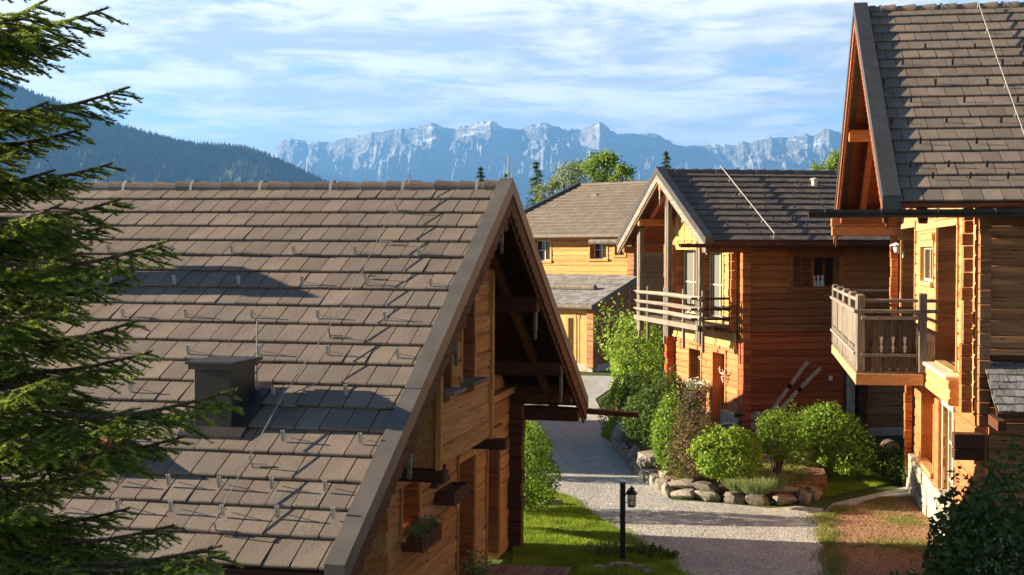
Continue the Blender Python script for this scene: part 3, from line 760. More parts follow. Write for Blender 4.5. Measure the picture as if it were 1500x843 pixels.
# front wall: red lower storey, brown upper, window
mb = MB(); xe = HM.pick(1236, 560, 'y', vn).x; wu = (HM.pick(1161, 400, 'y', vn).x, HM.pick(1229, 400, 'y', vn).x, HM.pick(1190, 421, 'y', vn).z, HM.pick(1190, 376, 'y', vn).z)
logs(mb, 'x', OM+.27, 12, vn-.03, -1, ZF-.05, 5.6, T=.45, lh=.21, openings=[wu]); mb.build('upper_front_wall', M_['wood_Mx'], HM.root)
mb = MB(); logs(mb, 'x', OM+.25, xe, vn-.012, -1, 0, ZF-.05, T=.45, lh=.2); mb.build('lower_front_wall', M_['wood_Mr'], HM.root)
f = opening_frame(HM, 'x', wu, vn, -1, M_['wood_Mx'], t=.11, panedep=.3, mull=3, framemat='wood_Mx', proud=.04)
mb = MB(); a0 = wu[0]+.06
for i in range(16): mb.box(a0, a0+.58, vn+.17, vn+.20, wu[2]+.08+i*.058, wu[2]+.11+i*.058)
mb.box(a0-.04, a0, vn+.15, vn+.22, wu[2]+.02, wu[3]-.02); mb.box(a0+.58, a0+.64, vn+.15, vn+.22, wu[2]+.02, wu[3]-.02); mb.build('shutter', M_['wood_Mx'], f)
mb = MB()
for i, c_ in enumerate((.5, .66, .8)): mb.lathe([(0, 0), (.05, 0), (.06, .12), (.03, .2), (.045, .3), (0, .34)], (wu[0]+(wu[1]-wu[0])*(.52+.09*i), vn+.2, wu[2]+.01), 10)
mb.build('window_ornament', M_['white'], f)
# log ends at the corners
mb = MB(); log_ends(mb, OM-.22, OM-.05, vn-.02, vn+.22, ZF, 5.55, .24, 'x', -1); log_ends(mb, OM-.34, OM-.05, vf-.24, vf, ZF, 5.55, .24, 'x', -1)
log_ends(mb, OM+.02, OM+.26, vn-.3, vn-.05, ZF-.9, 5.55, .22, 'y', -1)
mb.build('upper_log_ends', M_['wood_Mx'], HM.root)
mb = MB(); log_ends(mb, OM-.3, OM-.05, vf-.2, vf+.02, 0, ZF-.02, .2, 'x', -1); log_ends(mb, OM+.0, OM+.24, vn-.42, vn-.05, 0, ZF-.3, .2, 'y', -1); mb.build('lower_log_ends', M_['wood_Mr'], HM.root)
mb = MB(); mb.box(OM-.12, OM+.5, vn-.2, vn+1.2, 0, .75, bev=.04); mb.build('plinth', M_['plinth'], HM.root)
# annex to the right of the red wall: plaster pier, recess, log column and brown wall
xp = HM.pick(1240, 600, 'y', vn).x; xq = HM.pick(1251, 600, 'y', vn).x
mb = MB(); mb.box(xp, xq, vn-.1, vn+.5, 0, ZF-.06, bev=.02); mb.build('plaster_pier', M_['plinth'], HM.root)
mb = MB(); log_ends(mb, xq+.06, xq+.3, vn-.25, vn+.3, 0, ZF-.06, .2, 'y', -1); mb.build('annex_log_ends', M_['dark'], HM.root)
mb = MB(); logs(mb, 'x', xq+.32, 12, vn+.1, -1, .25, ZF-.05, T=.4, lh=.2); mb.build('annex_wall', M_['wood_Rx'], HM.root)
mb = MB(); mb.box(xe+.02, xp, vn+.3, vn+.45, 0, ZF-.06); mb.box(xq+.3, 12, vn+.05, vn+.45, 0, .245, bev=.02); mb.build('annex_base', M_['plinth'], HM.root)
# balcony of poles
XB = .22; by0 = HM.pick(1025, 440, 'x', XB).y; by1 = HM.pick(932, 425, 'x', XB).y
bal = MB(); zd = HM.pick(1022, 478, 'x', XB).z
y = by0
while y < by1: bal.box(XB-.03, OM-.03, y+.004, min(y+.16, by1)-.004, zd-.03, zd+.02); y += .165
bal.box(XB-.08, XB-.032, by0-.05, by1, zd-.12, zd+.03); bo = bal.build('balcony_floor', M_['grey'], HM.root)
mb = MB()
for i, zz_ in enumerate((HM.pick(1022, 437, 'x', XB).z, HM.pick(1022, 453, 'x', XB).z, HM.pick(1022, 466, 'x', XB).z)):
    mb.tube([(XB, by0-.12, zz_-.01), (XB-.01, (by0+by1)/2, zz_+.02), (XB, by1+.18, zz_)], [.07, .065, .05], 10)
mb.build('balcony_rail', M_['greyy'], bo)
mb = MB()
for zz_ in (zd+.78, zd+.48, zd+.2): mb.tube([(XB-.25, by0+.02, zz_), (OM-.02, by0+.02, zz_)], .035, 8)
for zz_ in (zd+.78, zd+.48, zd+.2): mb.tube([(XB-.25, by1-.05, zz_), (OM+.3, by1-.05, zz_)], .035, 8)
mb.build('side_rail', M_['dark'], bo)
mb = MB()
for u in (.0, .27, .56, .84, .99): mb.box(XB+.06, XB+.14, by0+(by1-by0)*u-.04, by0+(by1-by0)*u+.04, zd-.75, zd+1.0, bev=.01)
mb.build('balcony_post', M_['grey'], bo)
mb = MB(); 
for px in (937, 978, 1024):
    y = HM.pick(px, 420, 'x', XB+.1).y; zt = ZM-KM*abs(y)-.25
    for d in (-.1, .1): mb.box(XB+.05, XB+.19, y+d-.075, y+d+.075, zd-.5, zt, bev=.015)
mb.build('gable_post', M_['grey'], HM.root)
# carved skirt under the balcony
mb = MB(); y = vn
while y < vf-.02:
    w_ = random.uniform(.12, .22); b = min(y+w_, vf)
    mb.prism([(y+.004, ZF-.42), (b-.004, ZF-.42), (b-.004, ZF-.06-random.uniform(0, .1)), ((y+b)/2, ZF+.0-random.uniform(0, .08)), (y+.004, ZF-.06-random.uniform(0, .12))], OM-.09, OM-.05, 'x'); y = b
mb.box(OM-.12, OM-.03, vn, vf, ZF-.50, ZF-.425); mb.build('carved_skirt', M_['wood_My'], HM.root)
purlins(HM, OM+.3, .09, [0, -WM*.5, WM*.5, -WM*.9, WM*.9], ZM, KM, .11, 'wood_Mx')
for y in (0,): pendant(HM, .12, y, ZM-.28, .75)
mb = MB()
for sg in (-1, 1): mb.beam((.5, 0, ZM-.27), (.5, sg*(WM-.1), ZM-KM*(WM-.1)-.27), .12, .16, (0, 0, 1), bev=.01)
mb.build('rafter', M_['wood_Mx'], HM.root)
mb = MB(); logs(mb, 'x', OM+.46, 12, vf, 1, 0, 5.6, T=.3, lh=.24); mb.build('back_wall', M_['wood_Mx'], HM.root)
mb = MB(); q = HM.pick(1217, 554, 'y', vn-.02); mb.box(q.x-.06, q.x+.06, vn-.02, vn+.01, q.z-.07, q.z+.07, bev=.01); mb.build('wall_light', M_['white'], HM.root)

# ================================================================== RIGHT HOUSE
HR = House(1249, 28, 10.07, 'tall log chalet at right, sunlit carved balcony over a stone plinth')
ZR = 10.22; KR = .62; WR = 6.7
def rroof(px, py): return HR.roofpick(px, py, ZR, KR, .03)
gr_px = []
rr = [(1283, 74, 72), (1322, 97, 73), (1294, 126, 76), (1334, 152, 78), (1306, 182, 80), (1348, 213, 82), (1333, 247, 56), (1366, 264, 55)]
for x0_, y0_, st in rr:
    x = x0_
    while x < 1520: gr_px.append((x, y0_)); x += st
guards = [(lambda p: (p.x, p.y))(rroof(x, y)) for x, y in gr_px]
tR, nnR, ttR = roof(HR, 0, 10, WR, WR+.4, ZR, KR, 19, .30, M_['tile'], 0, M_['trim_dark'], guards=guards, gblade=0, trimh=.13, trimw=.26)
wire(HR, [rroof(1432, 14), rroof(1458, 92), rroof(1503, 220)], nn=nnR, lift=.15, rad=.011)
gutter(HR, -1.15, 10, -WR-.1, ZR-KR*WR-.1, .13, M_['trim_dark'], 'wooden_gutter', wavy=False)
mb = MB(); mb.tube([(.0, 0, ZR), (.0, 0, ZR+.5)], .008, 6); mb.build('lightning_rod', M_['wire'], HR.root)
OR = 1.57
def rw(px, py): p = HR.pick(px, py, 'x', OR); return p.y, p.z
vn = -5.61; vf = rw(1317, 400)[0]; vfl = rw(1338, 600)[0]; ZF = rw(1374, 566)[1]; ZF2 = ZF+.32
tall = (rw(1403, 400)[0], rw(1373, 400)[0], rw(1373, 526)[1], rw(1373, 334)[1]); pair = (rw(1368, 390)[0], rw(1350, 390)[0], rw(1350, 411)[1], rw(1350, 362)[1])
narrow = (rw(1341, 390)[0], rw(1321, 390)[0], ZF2+.1, rw(1321, 336)[1])
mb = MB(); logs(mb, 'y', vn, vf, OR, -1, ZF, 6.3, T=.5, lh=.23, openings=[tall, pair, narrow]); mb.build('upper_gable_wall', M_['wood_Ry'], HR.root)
for r_, kw in ((tall, dict(panedep=.44, mull=0, lintel=True, jamb='wood_Mx')), (narrow, dict(panedep=.44, mull=0, lintel=False, jamb='wood_Mx')), (pair, dict(panedep=.1, mull=1, framemat='cream', lintel=True))):
    opening_frame(HR, 'y', r_, OR, -1, M_['wood_Ry'], t=.09, **kw)
dl = (rw(1369, 600)[0], rw(1351, 600)[0], .9, ZF-.12); d2 = (rw(1398, 600)[0], rw(1383, 600)[0], .3, ZF-.25)
mb = MB(); logs(mb, 'y', vn+.01, vfl, OR, -1, .8, ZF, T=.45, lh=.21, openings=[dl, d2]); mb.build('lower_gable_wall', M_['wood_Mry'], HR.root)
f = opening_frame(HR, 'y', dl, OR, -1, M_['wood_Ry'], t=.1, pane=None, sill=True, name='window_frame', lintel=False)
mb = MB(); y = dl[0]
while y < dl[1]-.02: mb.box(OR+.30, OR+.34, y+.003, min(y+.16, dl[1])-.003, dl[2], dl[3]); y += .16
mb.build('closed_shutter', M_['wood_Rz'], f)
f = opening_frame(HR, 'y', d2, OR, -1, M_['cream'], t=.08, pane='curtain', panedep=.12, mull=1, cross=2, framemat='cream', name='glazed_door', lintel=False)
mb = MB(); q0 = rw(1382, 600)[0]; mb.box(OR-.10, OR-.02, q0, q0+.55, .2, ZF-.2, bev=.01); mb.build('door', M_['wood_Mry'], HR.root)
# front wall, facing the camera and in shade
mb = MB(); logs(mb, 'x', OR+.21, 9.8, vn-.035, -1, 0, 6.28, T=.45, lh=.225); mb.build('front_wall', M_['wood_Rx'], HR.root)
mb = MB(); log_ends(mb, OR-.22, OR-.05, vn-.02, vn+.22, ZF, 6.2, .225, 'x', -1); log_ends(mb, OR-.22, OR-.05, vf-.22, vf+.02, ZF, 6.2, .225, 'x', -1)
log_ends(mb, OR-.2, OR-.05, vfl-.2, vfl+.02, .3, ZF, .2, 'x', -1); mb.build('log_ends', M_['wood_Mx'], HR.root)
mb = MB(); log_ends(mb, OR+.02, OR+.20, vn-.20, vn-.05, ZF-.2, 6.2, .225, 'y', -1); mb.build('front_log_ends', M_['wood_Rx'], HR.root)
mb = MB(); log_ends(mb, OR-.36, OR+.12, vn-.2, vn+.05, ZF-.75, ZF-.3, .22, 'x', -1); mb.build('bracket_logs', M_['dark'], HR.root)
mb = MB(); boards_v(mb, 'y', vn, vf, OR-.0, -1, 6.32, lambda a: ZR-KR*abs(a)-.35, .18); mb.build('gable_boards', M_['wood_Mz'], HR.root)
mb = MB(); logs(mb, 'x', OR+.46, 9.8, vf, 1, 0, 6.3, T=.3, lh=.24); mb.build('back_wall', M_['wood_Mx'], HR.root)
mb = MB(); yy = vn+.05
while yy < vfl-.05:
    b = min(yy+random.uniform(.35, .7), vfl); z = 0
    while z < .78:
        zt = min(.8, z+random.uniform(.16, .3)); mb.box(OR-.12-random.uniform(0, .05), OR+.4, yy+.005, b-.005, z, zt-.006, bev=.02); z = zt
    yy = b
xx = OR-.1
while xx < 9.8:
    b = xx+random.uniform(.35, .7); z = 0
    while z < .85:
        zt = min(.9, z+random.uniform(.16, .3)); mb.box(xx+.005, b-.005, vn-.1-random.uniform(0, .05), vn-.01, z, zt-.006, bev=.02); z = zt
    xx = b
mb.build('stone_plinth', M_['plinth'], HR.root)
# bay panel below the tall window
mb = MB(); ya = rw(1413, 560)[0]; yb2 = rw(1373.5, 560)[0]; z = ZF-.02; zt_ = tall[2]-.1
logs(mb, 'y', ya, yb2, OR-.26, -1, z, zt_, T=.25, lh=.13, wav=.004); mb.build('bay_panel', M_['wood_Ry'], HR.root)
mb = MB(); mb.box(OR-.32, OR-.002, ya+.05, yb2+.02, zt_+.002, zt_+.07, bev=.015); mb.build('bay_sill', M_['cream'], HR.root)
# balcony with carved boards
BX = -.02; by0 = HR.pick(1253, 560, 'x', BX).y; by1 = 7.2; zb = HR.pick(1253, 564, 'x', BX).z; zt = HR.pick(1253, 547, 'x', BX).z; zrail = HR.pick(1253, 456, 'x', BX).z
mb = MB(); mb.box(BX, OR-.30, by0, by0+.16, zb, zt, bev=.012); mb.box(BX, BX+.14, by0+.165, by1, zb+.02, zt-.01, bev=.012); mb.box(BX, OR-.05, by1-.16, by1+.02, zb, zt, bev=.012)
bb = mb.build('balcony_beam', M_['wood_Ry'], HR.root)
mb = MB(); y = by0+.05
while y < by1-.1: mb.box(BX+.02, OR-.34, y, y+.15, zt+.002, zt+.035); y += .156
mb.build('balcony_floor', M_['grey'], bb)
def cboards(mb, axis, a0, a1, face, z0, z1, bw, t=.03, seedhole=None):
    a = a0
    while a < a1-.03:
        b = min(a+bw, a1); m = (a+b)/2; g = .005; e = random.uniform(0, .02)
        tongue = [(a+g, z1), (b-g, z1), (b-g, z0+.10), (b-.03, z0+.07), (b-.02, z0+.02), (m+.04, z0-.03+e), (m-.04, z0-.03+e), (a+.02, z0+.02), (a+.03, z0+.07), (a+g, z0+.10)]
        mb.prism(tongue, face, face+t, 'x' if axis == 'y' else 'y'); a = b
mb = MB(); cboards(mb, 'y', by0+.1, by1-.1, BX+.03, zt+.03, zrail-.02, .22); cboards(mb, 'y', by0+.1, by1-.1, BX+.001, zt+.42, zt+.46, .22, .02); mb.build('balcony_panel', M_['grey'], bb)
# front panel: boards, with pale pieces standing in for light through turned cut-outs
mb = MB(); cboards(mb, 'x', BX+.16, OR-.42, by0+.06, zt+.03, zrail-.10, .165); pf = mb.build('front_panel', wood('dark_panel_board', (.018, .013, .01), (.17, .125, .09), 'z', .8, var=1.0), bb)
mb = MB()
for i in range(3):
    xx = BX+.16+.165*(2.0+1.35*i)+.0; z0_ = zt+.42
    for (r_, z_) in ((.022, 0), (.032, .07), (.015, .13), (.026, .19), (.034, .25)): mb.lathe([(0, -.012), (r_, -.004), (r_, .05), (0, .06)], (xx, by0+.052, z0_+z_), 8, .5)
mb.build('cutout_light', M_['bone'], pf)
mb = MB(); mb.box(BX-.03, OR-.02, by0-.02, by0+.06, zrail-.03, zrail+.04, bev=.012); mb.box(BX+.1, OR-.3, by0+.0, by0+.055, zrail-.16, zrail-.09, bev=.01); mb.box(BX+.1, OR-.3, by0-.0, by0+.055, zt+.33, zt+.39, bev=.01)
mb.box(BX-.05, BX+.03, by0-.1, by1, zrail-.03, zrail+.04, bev=.012); mb.box(BX-.04, BX+.0, by0+.1, by1-.05, zt+.36, zt+.42, bev=.01)
mb.box(BX+.02, BX+.09, by0+.1, by1-.05, zrail+.19, zrail+.25, bev=.012)
mb.box(BX, OR-.02, by1-.05, by1+.02, zrail+.12, zrail+.2, bev=.012); mb.box(BX, OR-.02, by1-.05, by1+.02, zrail-.14, zrail-.07, bev=.012); mb.box(BX+.05, OR-.02, by0+.18, by0+.24, zrail+.17, zrail+.24, bev=.012)
mb.build('balcony_rail', M_['greyy'], bb)
mb = MB()
nP = 5
for i in range(nP):
    y = by0+.1+(by1-by0-.2)*i/(nP-1)
    mb.cbox(BX+.0, BX+.18, y-.09, y+.09, zt+.03, zrail+.34, .035)
mb.cbox(OR-.40, OR-.24, by0-.02, by0+.14, zt+.02, zrail+.36, .02)
mb.build('balcony_post', M_['grey'], bb)
# roof structure of the gable
purlins(HR, OR+.3, .1, [0, -WR*.45, WR*.45, -WR*.88, WR*.88], ZR, KR, .13, 'wood_Mx')
mb = MB()
for x in (.62,):
    for sg in (-1, 1): mb.beam((x, 0, ZR-.3), (x, sg*(WR-.1), ZR-KR*(WR-.1)-.3), .14, .2, (0, 0, 1), bev=.01)
mb.build('rafter', M_['wood_Lx'], HR.root)
pendant(HR, .14, 0, ZR-.35, .8)
mb = MB(); log_ends(mb, -.1, OR, WR-.75, WR-.4, ZR-KR*WR-.35, ZR-KR*WR+.2, .25, 'x', -1); log_ends(mb, .3, OR, vf-.25, vf, 6.0, 7.0, .25, 'x', -1); mb.build('tie_log', M_['wood_Mry'], HR.root)
# wall lamp on the balcony wall
q = rw(1324, 375); lp = MB(); pts = [(OR-.02, q[0], q[1]+.05)]+[(OR-.02-.22*math.sin(t), q[0], q[1]+.05+.13*(1-math.cos(t))) for t in np.linspace(.3, 2.4, 8)]
lp.tube(pts, .012, 6); lp.box(OR-.03, OR-.0, q[0]-.05, q[0]+.05, q[1]-.05, q[1]+.1); lo = lp.build('wall_lamp', M_['white'], HR.root)
e_ = pts[-1]; lp = MB(); lp.lathe([(.03, .04), (.17, -.02), (.17, -.035), (.03, 0)], e_, 14); lp.lathe([(.06, -.04), (.075, -.1), (.055, -.19), (0, -.21)], e_, 12); lp.build('lamp_shade', M_['white'], lo)
# shingled canopy on the front wall
cp0 = HR.pick(1442, 545, 'y', vn-.02); mb = MB(); kx = .0
zc = cp0.z+.15; rows = 7; dpt = 1.25; k_ = .55
for i in range(rows):
    y0_ = vn-dpt+(dpt/rows)*i; xx = cp0.x+.02-(.04 if i % 2 else 0)
    while xx < 9.3:
        w_ = random.uniform(.11, .2); z_ = zc-k_*(vn-y0_); j = random.uniform(-.012, .012)
        A = [(xx+.004, y0_+j, z_+.045), (xx+w_-.004, y0_+j, z_+.045), (xx+w_-.004, y0_+dpt/rows+.1, z_+k_*(dpt/rows+.1)+.012), (xx+.004, y0_+dpt/rows+.1, z_+k_*(dpt/rows+.1)+.012)]
        vs = A+[(a, b, c-.022) for a, b, c in A]; mb.add(vs, [(0, 1, 2, 3), (4, 7, 6, 5), (0, 4, 5, 1), (1, 5, 6, 2), (3, 7, 4, 0), (2, 6, 7, 3)]); xx += w_
cn = mb.build('canopy_shingles', M_['shingle'], HR.root)
mb = MB(); mb.prism([(vn-dpt, zc-k_*dpt-.06), (vn-dpt, zc-k_*dpt+.0), (vn-.02, zc+.0), (vn-.02, zc-.06)], cp0.x, 9.3, 'x'); mb.tube([(cp0.x+.1, vn-.1, zc+.08), (9.2, vn-.1, zc+.08)], .05, 8)
mb.box(cp0.x+.02, cp0.x+.14, vn-dpt+.05, vn-.3, zc-k_*dpt-.28, zc-k_*dpt-.12); mb.build('canopy_frame', M_['dark'], cn)

# ================================================================== BACK HOUSE, turned towards the sun
HBc = House(866, 60.5, 42, 'far log house behind the lane, turned with its yellow sunlit eave wall and lean-to')
H = HBc    # local origin = near right corner of the lean-to; x to the right along the eave, y back
r0 = H.root
def bpick(px, py, y): return H.pick(px, py, 'y', y)
zsh = bpick(855, 449, 0).z
mb = MB(); dA = (bpick(833, 500, 0).x, bpick(845.5, 500, 0).x, .25, zsh-.55); dB = (bpick(822, 500, 0).x, bpick(831, 500, 0).x, .25, zsh-.55)
lx = -11
mb = MB()
x = lx
while x < -.02:
    b = min(x+random.uniform(.15, .22), 0)
    if not (x < dA[1] and b > dA[0]): mb.box(x+.004, b-.004, random.uniform(-.02, 0), .2, .25, zsh-.1)
    else: mb.box(x+.004, b-.004, random.uniform(-.02, 0), .2, dA[3], zsh-.1)
    x = b
mb.build('lean_to_front', M_['wood_Bz'], r0)
opening_frame(H, 'x', dA, 0, -1, M_['wood_By'], t=.14, pane=None, sill=False, name='door_frame', lintel=False)
mb = MB(); x = dA[0]
while x < dA[1]-.05: mb.box(x+.004, min(x+.2, dA[1])-.004, .18, .22, .25, dA[3]); x += .2
db = mb.build('door', M_['wood_Bz'], r0)
mb = MB(); mb.box(-.24, -.02, -.06, .2, .2, zsh-.05); mb.box(-.95, -.8, -.06, -.025, .25, zsh-.3); mb.box(lx, 0, -.07, -.025, zsh-.3, zsh-.1); mb.build('corner_post', M_['wood_By'], r0)
mb = MB(); logs(mb, 'y', .05, 3, 0, 1, .2, zsh+.2, T=.3, lh=.24, top=None); boards_v(mb, 'y', .3, 3, 0, 1, zsh-.05, lambda a: zsh+.05+a*.42, .2); log_ends(mb, -.1, .3, -.22, .1, .2, zsh-.1, .24, 'y', -1)
mb.build('lean_to_side', M_['wood_Rx'], r0)
mb = MB(); mb.box(lx, .15, -.1, .25, 0, .35); mb.box(-.1, .15, .2, 3, 0, .3); mb.build('stone_base', M_['plinth'], r0)
# lean-to roof in shingles, with two log gutters
mb = MB(); zj = bpick(880, 404, 3).z; ks = (zj-zsh-.05)/3.4; rows = 14
for i in range(rows):
    y0_ = -.45+3.45/rows*i; x = lx-.2
    while x < .45:
        w_ = random.uniform(.14, .3); b = min(x+w_, .45); z_ = zsh+.06+ks*(y0_+.45)
        d = 3.45/rows+.08; A = [(x+.004, y0_, z_+.05), (b-.004, y0_, z_+.05), (b-.004, y0_+d, z_+ks*d+.015), (x+.004, y0_+d, z_+ks*d+.015)]
        vs = A+[(a, b_, c-.025) for a, b_, c in A]; mb.add(vs, [(0, 1, 2, 3), (4, 7, 6, 5), (0, 4, 5, 1), (1, 5, 6, 2), (3, 7, 4, 0), (2, 6, 7, 3)]); x = b
lr_ = mb.build('lean_to_shingles', M_['shingle'], r0)
mb = MB(); mb.prism([(-.5, zsh-.08), (-.5, zsh+.05), (3, zsh+.05+ks*3.45), (3, zsh-.12+ks*3.45)], .3, .5, 'x'); mb.prism([(-.4, zsh-.0), (-.4, zsh+.03), (3, zsh+.03+ks*3.45), (3, zsh+.0+ks*3.45)], lx-.2, .3, 'x'); mb.build('verge_board', M_['greyy'], lr_)
mb = MB(); mb.tube([(lx-.2, -.55, zsh+.0), (.55, -.55, zsh+.0)], .11, 8); zs2 = zsh+ks*1.6+.22; xg2 = bpick(873, 427, 1.2).x
mb.tube([(lx-.2, 1.15, zs2), (xg2, 1.15, zs2)], .13, 8); mb.build('log_gutter', M_['grey'], lr_)
# upper wall
ze = bpick(860, 346, 2.4).z; xr = .0
def bw(px, py): p = bpick(px, py, 3); return p.x, p.z
o1 = (bw(864.5, 390)[0], bw(889, 390)[0], bw(870, 380+0)[1]-.0, 0)
def brect(xa, xb, yt, yb): return (bw(xa, yt)[0], bw(xb, yt)[0], bw(xa, yb)[1], bw(xa, yt)[1])
ops = [brect(864.5, 888.5, 353, 379.5), brect(901, 915, 353, 374), brect(780, 806, 352, 382)]
mb = MB(); logs(mb, 'x', lx, .0, 3, -1, zj-.3, ze+.1, T=.4, lh=.24, openings=ops); mb.build('eave_wall', M_['wood_By'], r0)
for q in ops: opening_frame(H, 'x', q, 3, -1, M_['wood_By'], t=.1, panedep=.34, mull=1, cross=1, framemat='cream', lintel=False, jamb='wood_Mry')
mb = MB(); logs(mb, 'y', 3.02, 12, 0, 1, 0, ze+.1, T=.35, lh=.24); log_ends(mb, -.1, .3, 2.75, 3.1, zj-.2, ze, .24, 'y', -1); mb.build('gable_wall', M_['wood_Rx'], r0)
# roof: near slope trapezoid with hipped left end
yr = 3+4.6; P = H.pick(848, 272, 'y', yr); zr = P.z; xl = P.x; ye = 2.3; zev = bpick(860, 345, ye).z; xel = bpick(700, 345, ye).x; k = (zr-zev)/(yr-ye)
mb = MB(); rows = 16; c = 1/math.sqrt(1+k*k)
for i in range(rows):
    ya, yb3 = ye+(yr-ye)*i/rows, ye+(yr-ye)*(i+1)/rows+.06; za = zev+k*(ya-ye); zb_ = zev+k*(yb3-ye)
    xa = xel+(xl-xel)*i/rows; x = xa+(.0 if i % 2 else .16)
    while x < .9:
        b = min(x+.33, .9)
        A = [(x+.006, ya, za+.06), (b-.006, ya, za+.06), (b-.006, yb3, zb_+.015), (x+.006, yb3, zb_+.015)]
        vs = A+[(a, b_, c_-.03) for a, b_, c_ in A]; mb.add(vs, [(0, 1, 2, 3), (4, 7, 6, 5), (0, 4, 5, 1), (1, 5, 6, 2), (3, 7, 4, 0), (2, 6, 7, 3)]); x = b
tb = mb.build('roof_tiles', M_['tile_far'], r0)
mb = MB(); vs = [(xel, ye, zev), (.9, ye, zev), (.9, yr, zr), (xl, yr, zr), (.9, 2*yr-ye, zev), (xel, 2*yr-ye, zev)]; vs2 = [(a, b, c_-.12) for a, b, c_ in vs]
mb.add(vs+vs2, [(0, 1, 2, 3), (3, 2, 4, 5), (0, 3, 5), (6, 9, 8, 7), (9, 11, 10, 8), (6, 11, 9), (0, 6, 7, 1), (1, 7, 8, 2), (2, 8, 10, 4), (4, 10, 11, 5), (5, 11, 6, 0)]); mb.build('roof_deck', M_['soffit'], r0)
mb = MB(); x = xl
while x < .9:
    rr_ = .13; b = x+.42; vs = []; nk = 7
    for x_, q_ in ((x, rr_), (b, rr_*.8)):
        for i in range(nk): t = math.pi*i/(nk-1); vs.append((x_, yr-q_*1.2*math.cos(t), zr-.02+q_*1.1*math.sin(t)))
    mb.add(vs, [(i, i+1, nk+i+1, nk+i) for i in range(nk-1)]+[tuple(range(nk))]); x += .42
mb.build('ridge_tiles', M_['tile_far'], r0)
mb = MB(); mb.beam((xel, ye, zev+.1), (xl, yr, zr+.1), .3, .12); mb.build('hip_trim', M_['trim_dark'], r0)
mb = MB(); mb.tube([(xel, ye-.1, zev-.03), (.9, ye-.1, zev-.03)], .09, 8); mb.build('gutter', M_['grey'], r0)
v_ = H.pick(872, 288, 'z', zev+k*1.0); pv = None
mb = MB(); q = bpick(873, 288, ye+(yr-ye)*.78); mb.box(q.x-.18, q.x+.18, q.y-.18, q.y+.18, q.z-.3, q.z+.12); mb.build('roof_vent', M_['trim_dark'], tb)
mb = MB(); q = bpick(868, 346, 2.2); mb.tube([(q.x, 2.0, ze-.28), (.9, 2.0, ze-.28)], .12, 8); mb.build('storage_pole', M_['grey'], r0)

# ================================================================== NEIGHBOUR behind the left house: only its shadow reaches the lane
HN = House(0, 36, 11.0, 'log house standing hidden behind the nearest chalet, shading the lane')
HN.O = Vector((-3.0, 38.6, 0)); HN.root.location = HN.O
roof(HN, -9, 0, 5.2, 5.2, 4.4, .4, 12, .5, M_['tile'], 1, M_['trim'], trimw=.2)
mb = MB(); logs(mb, 'y', -4.5, 4.5, -.8, 1, 0, 5.2, T=.4, lh=.3, top=lambda a: 4.4-.4*abs(a)-.1); logs(mb, 'x', -8.5, -.8, -4.5, -1, 0, 2.3, T=.4, lh=.3); logs(mb, 'x', -8.5, -.8, 4.5, 1, 0, 2.3, T=.4, lh=.3); mb.build('log_walls', M_['wood_Mx'], HN.root)
# ================================================================== far terrain
def vnoise(x, y, seed=0):
    r_ = np.random.default_rng(seed); T = r_.random((256, 256))
    xi = np.floor(x).astype(int); yi = np.floor(y).astype(int); xf = x-xi; yf = y-yi
    xf = xf*xf*(3-2*xf); yf = yf*yf*(3-2*yf)
    a = T[xi % 256, yi % 256]; b = T[(xi+1) % 256, yi % 256]; c = T[xi % 256, (yi+1) % 256]; d = T[(xi+1) % 256, (yi+1) % 256]
    return (a*(1-xf)+b*xf)*(1-yf)+(c*(1-xf)+d*xf)*yf
def ridged(x, y, oct=6, seed=3, gain=.55):
    s = 0; a = 1; f = 1; t = 0; w = 1
    for o in range(oct):
        n = 1-np.abs(2*vnoise(x*f, y*f, seed+o)-1); n = n*n*w; w = np.clip(n*1.6, 0, 1); s = s+a*n; t += a; a *= gain; f *= 2.03
    return s/t
def terrain(name, prof, D, depth, mat, label_kind='structure', amp=.25, seed=3, nx=900, ny=150, xr=(-350, 1850), rough=1., power=1.15, crest_t=.62, fine=0., jag=0.):
    px = np.linspace(xr[0], xr[1], nx); py = np.interp(px, [p[0] for p in prof], [p[1] for p in prof])
    py = py-jag*(ridged(px*.035+5, px*0+seed, 5, seed+31, .6)-.45); el = (370-py)/FPX; az = (px-750)/FPX
    t = np.linspace(0, 1, ny)
    A, Tm = np.meshgrid(az, t, indexing='ij'); E = np.repeat(el[:, None], ny, 1)
    rr = D+depth*(Tm-crest_t)
    crest = E*D
    u = np.where(Tm < crest_t, Tm/crest_t, 1-(Tm-crest_t)/(1-crest_t)*.8)
    sh = np.clip(u, 0, 1)**power
    X = A*rr; n = .8*ridged(X/D*40, rr/D*26, 7, seed, .62)+.45*ridged(X/D*150, rr/D*95, 5, seed+9, .65)
    env = np.clip(np.sin(np.pi*np.clip(u, 0, 1))**.8, 0, 1)*np.clip((1-u)*3.2, .0, 1)
    Z = CAMH+crest*sh+(n-.62)*amp*crest*env
    Z += np.where(u > .985, 1, 0)*(ridged(A*220, rr/D*60, 3, seed+20)-.5)*crest*fine
    V = np.stack([X, rr, Z], -1).reshape(-1, 3)
    i = np.arange(nx-1)[:, None]*ny+np.arange(ny-1)[None, :]; i = i.ravel()
    F = np.stack([i, i+ny, i+ny+1, i+1], -1)
    o = arr_obj(name, V, F, mat, smooth=False); tag(o, kind=label_kind); return V.reshape(nx, ny, 3), u
m, nt, b, o = newmat('limestone'); co = objco(nt)
geo = nt.nodes.new('ShaderNodeNewGeometry'); sx = nt.nodes.new('ShaderNodeSeparateXYZ'); nt.links.new(geo.outputs['Normal'], sx.inputs[0]); sp_ = nt.nodes.new('ShaderNodeSeparateXYZ'); nt.links.new(co, sp_.inputs[0])
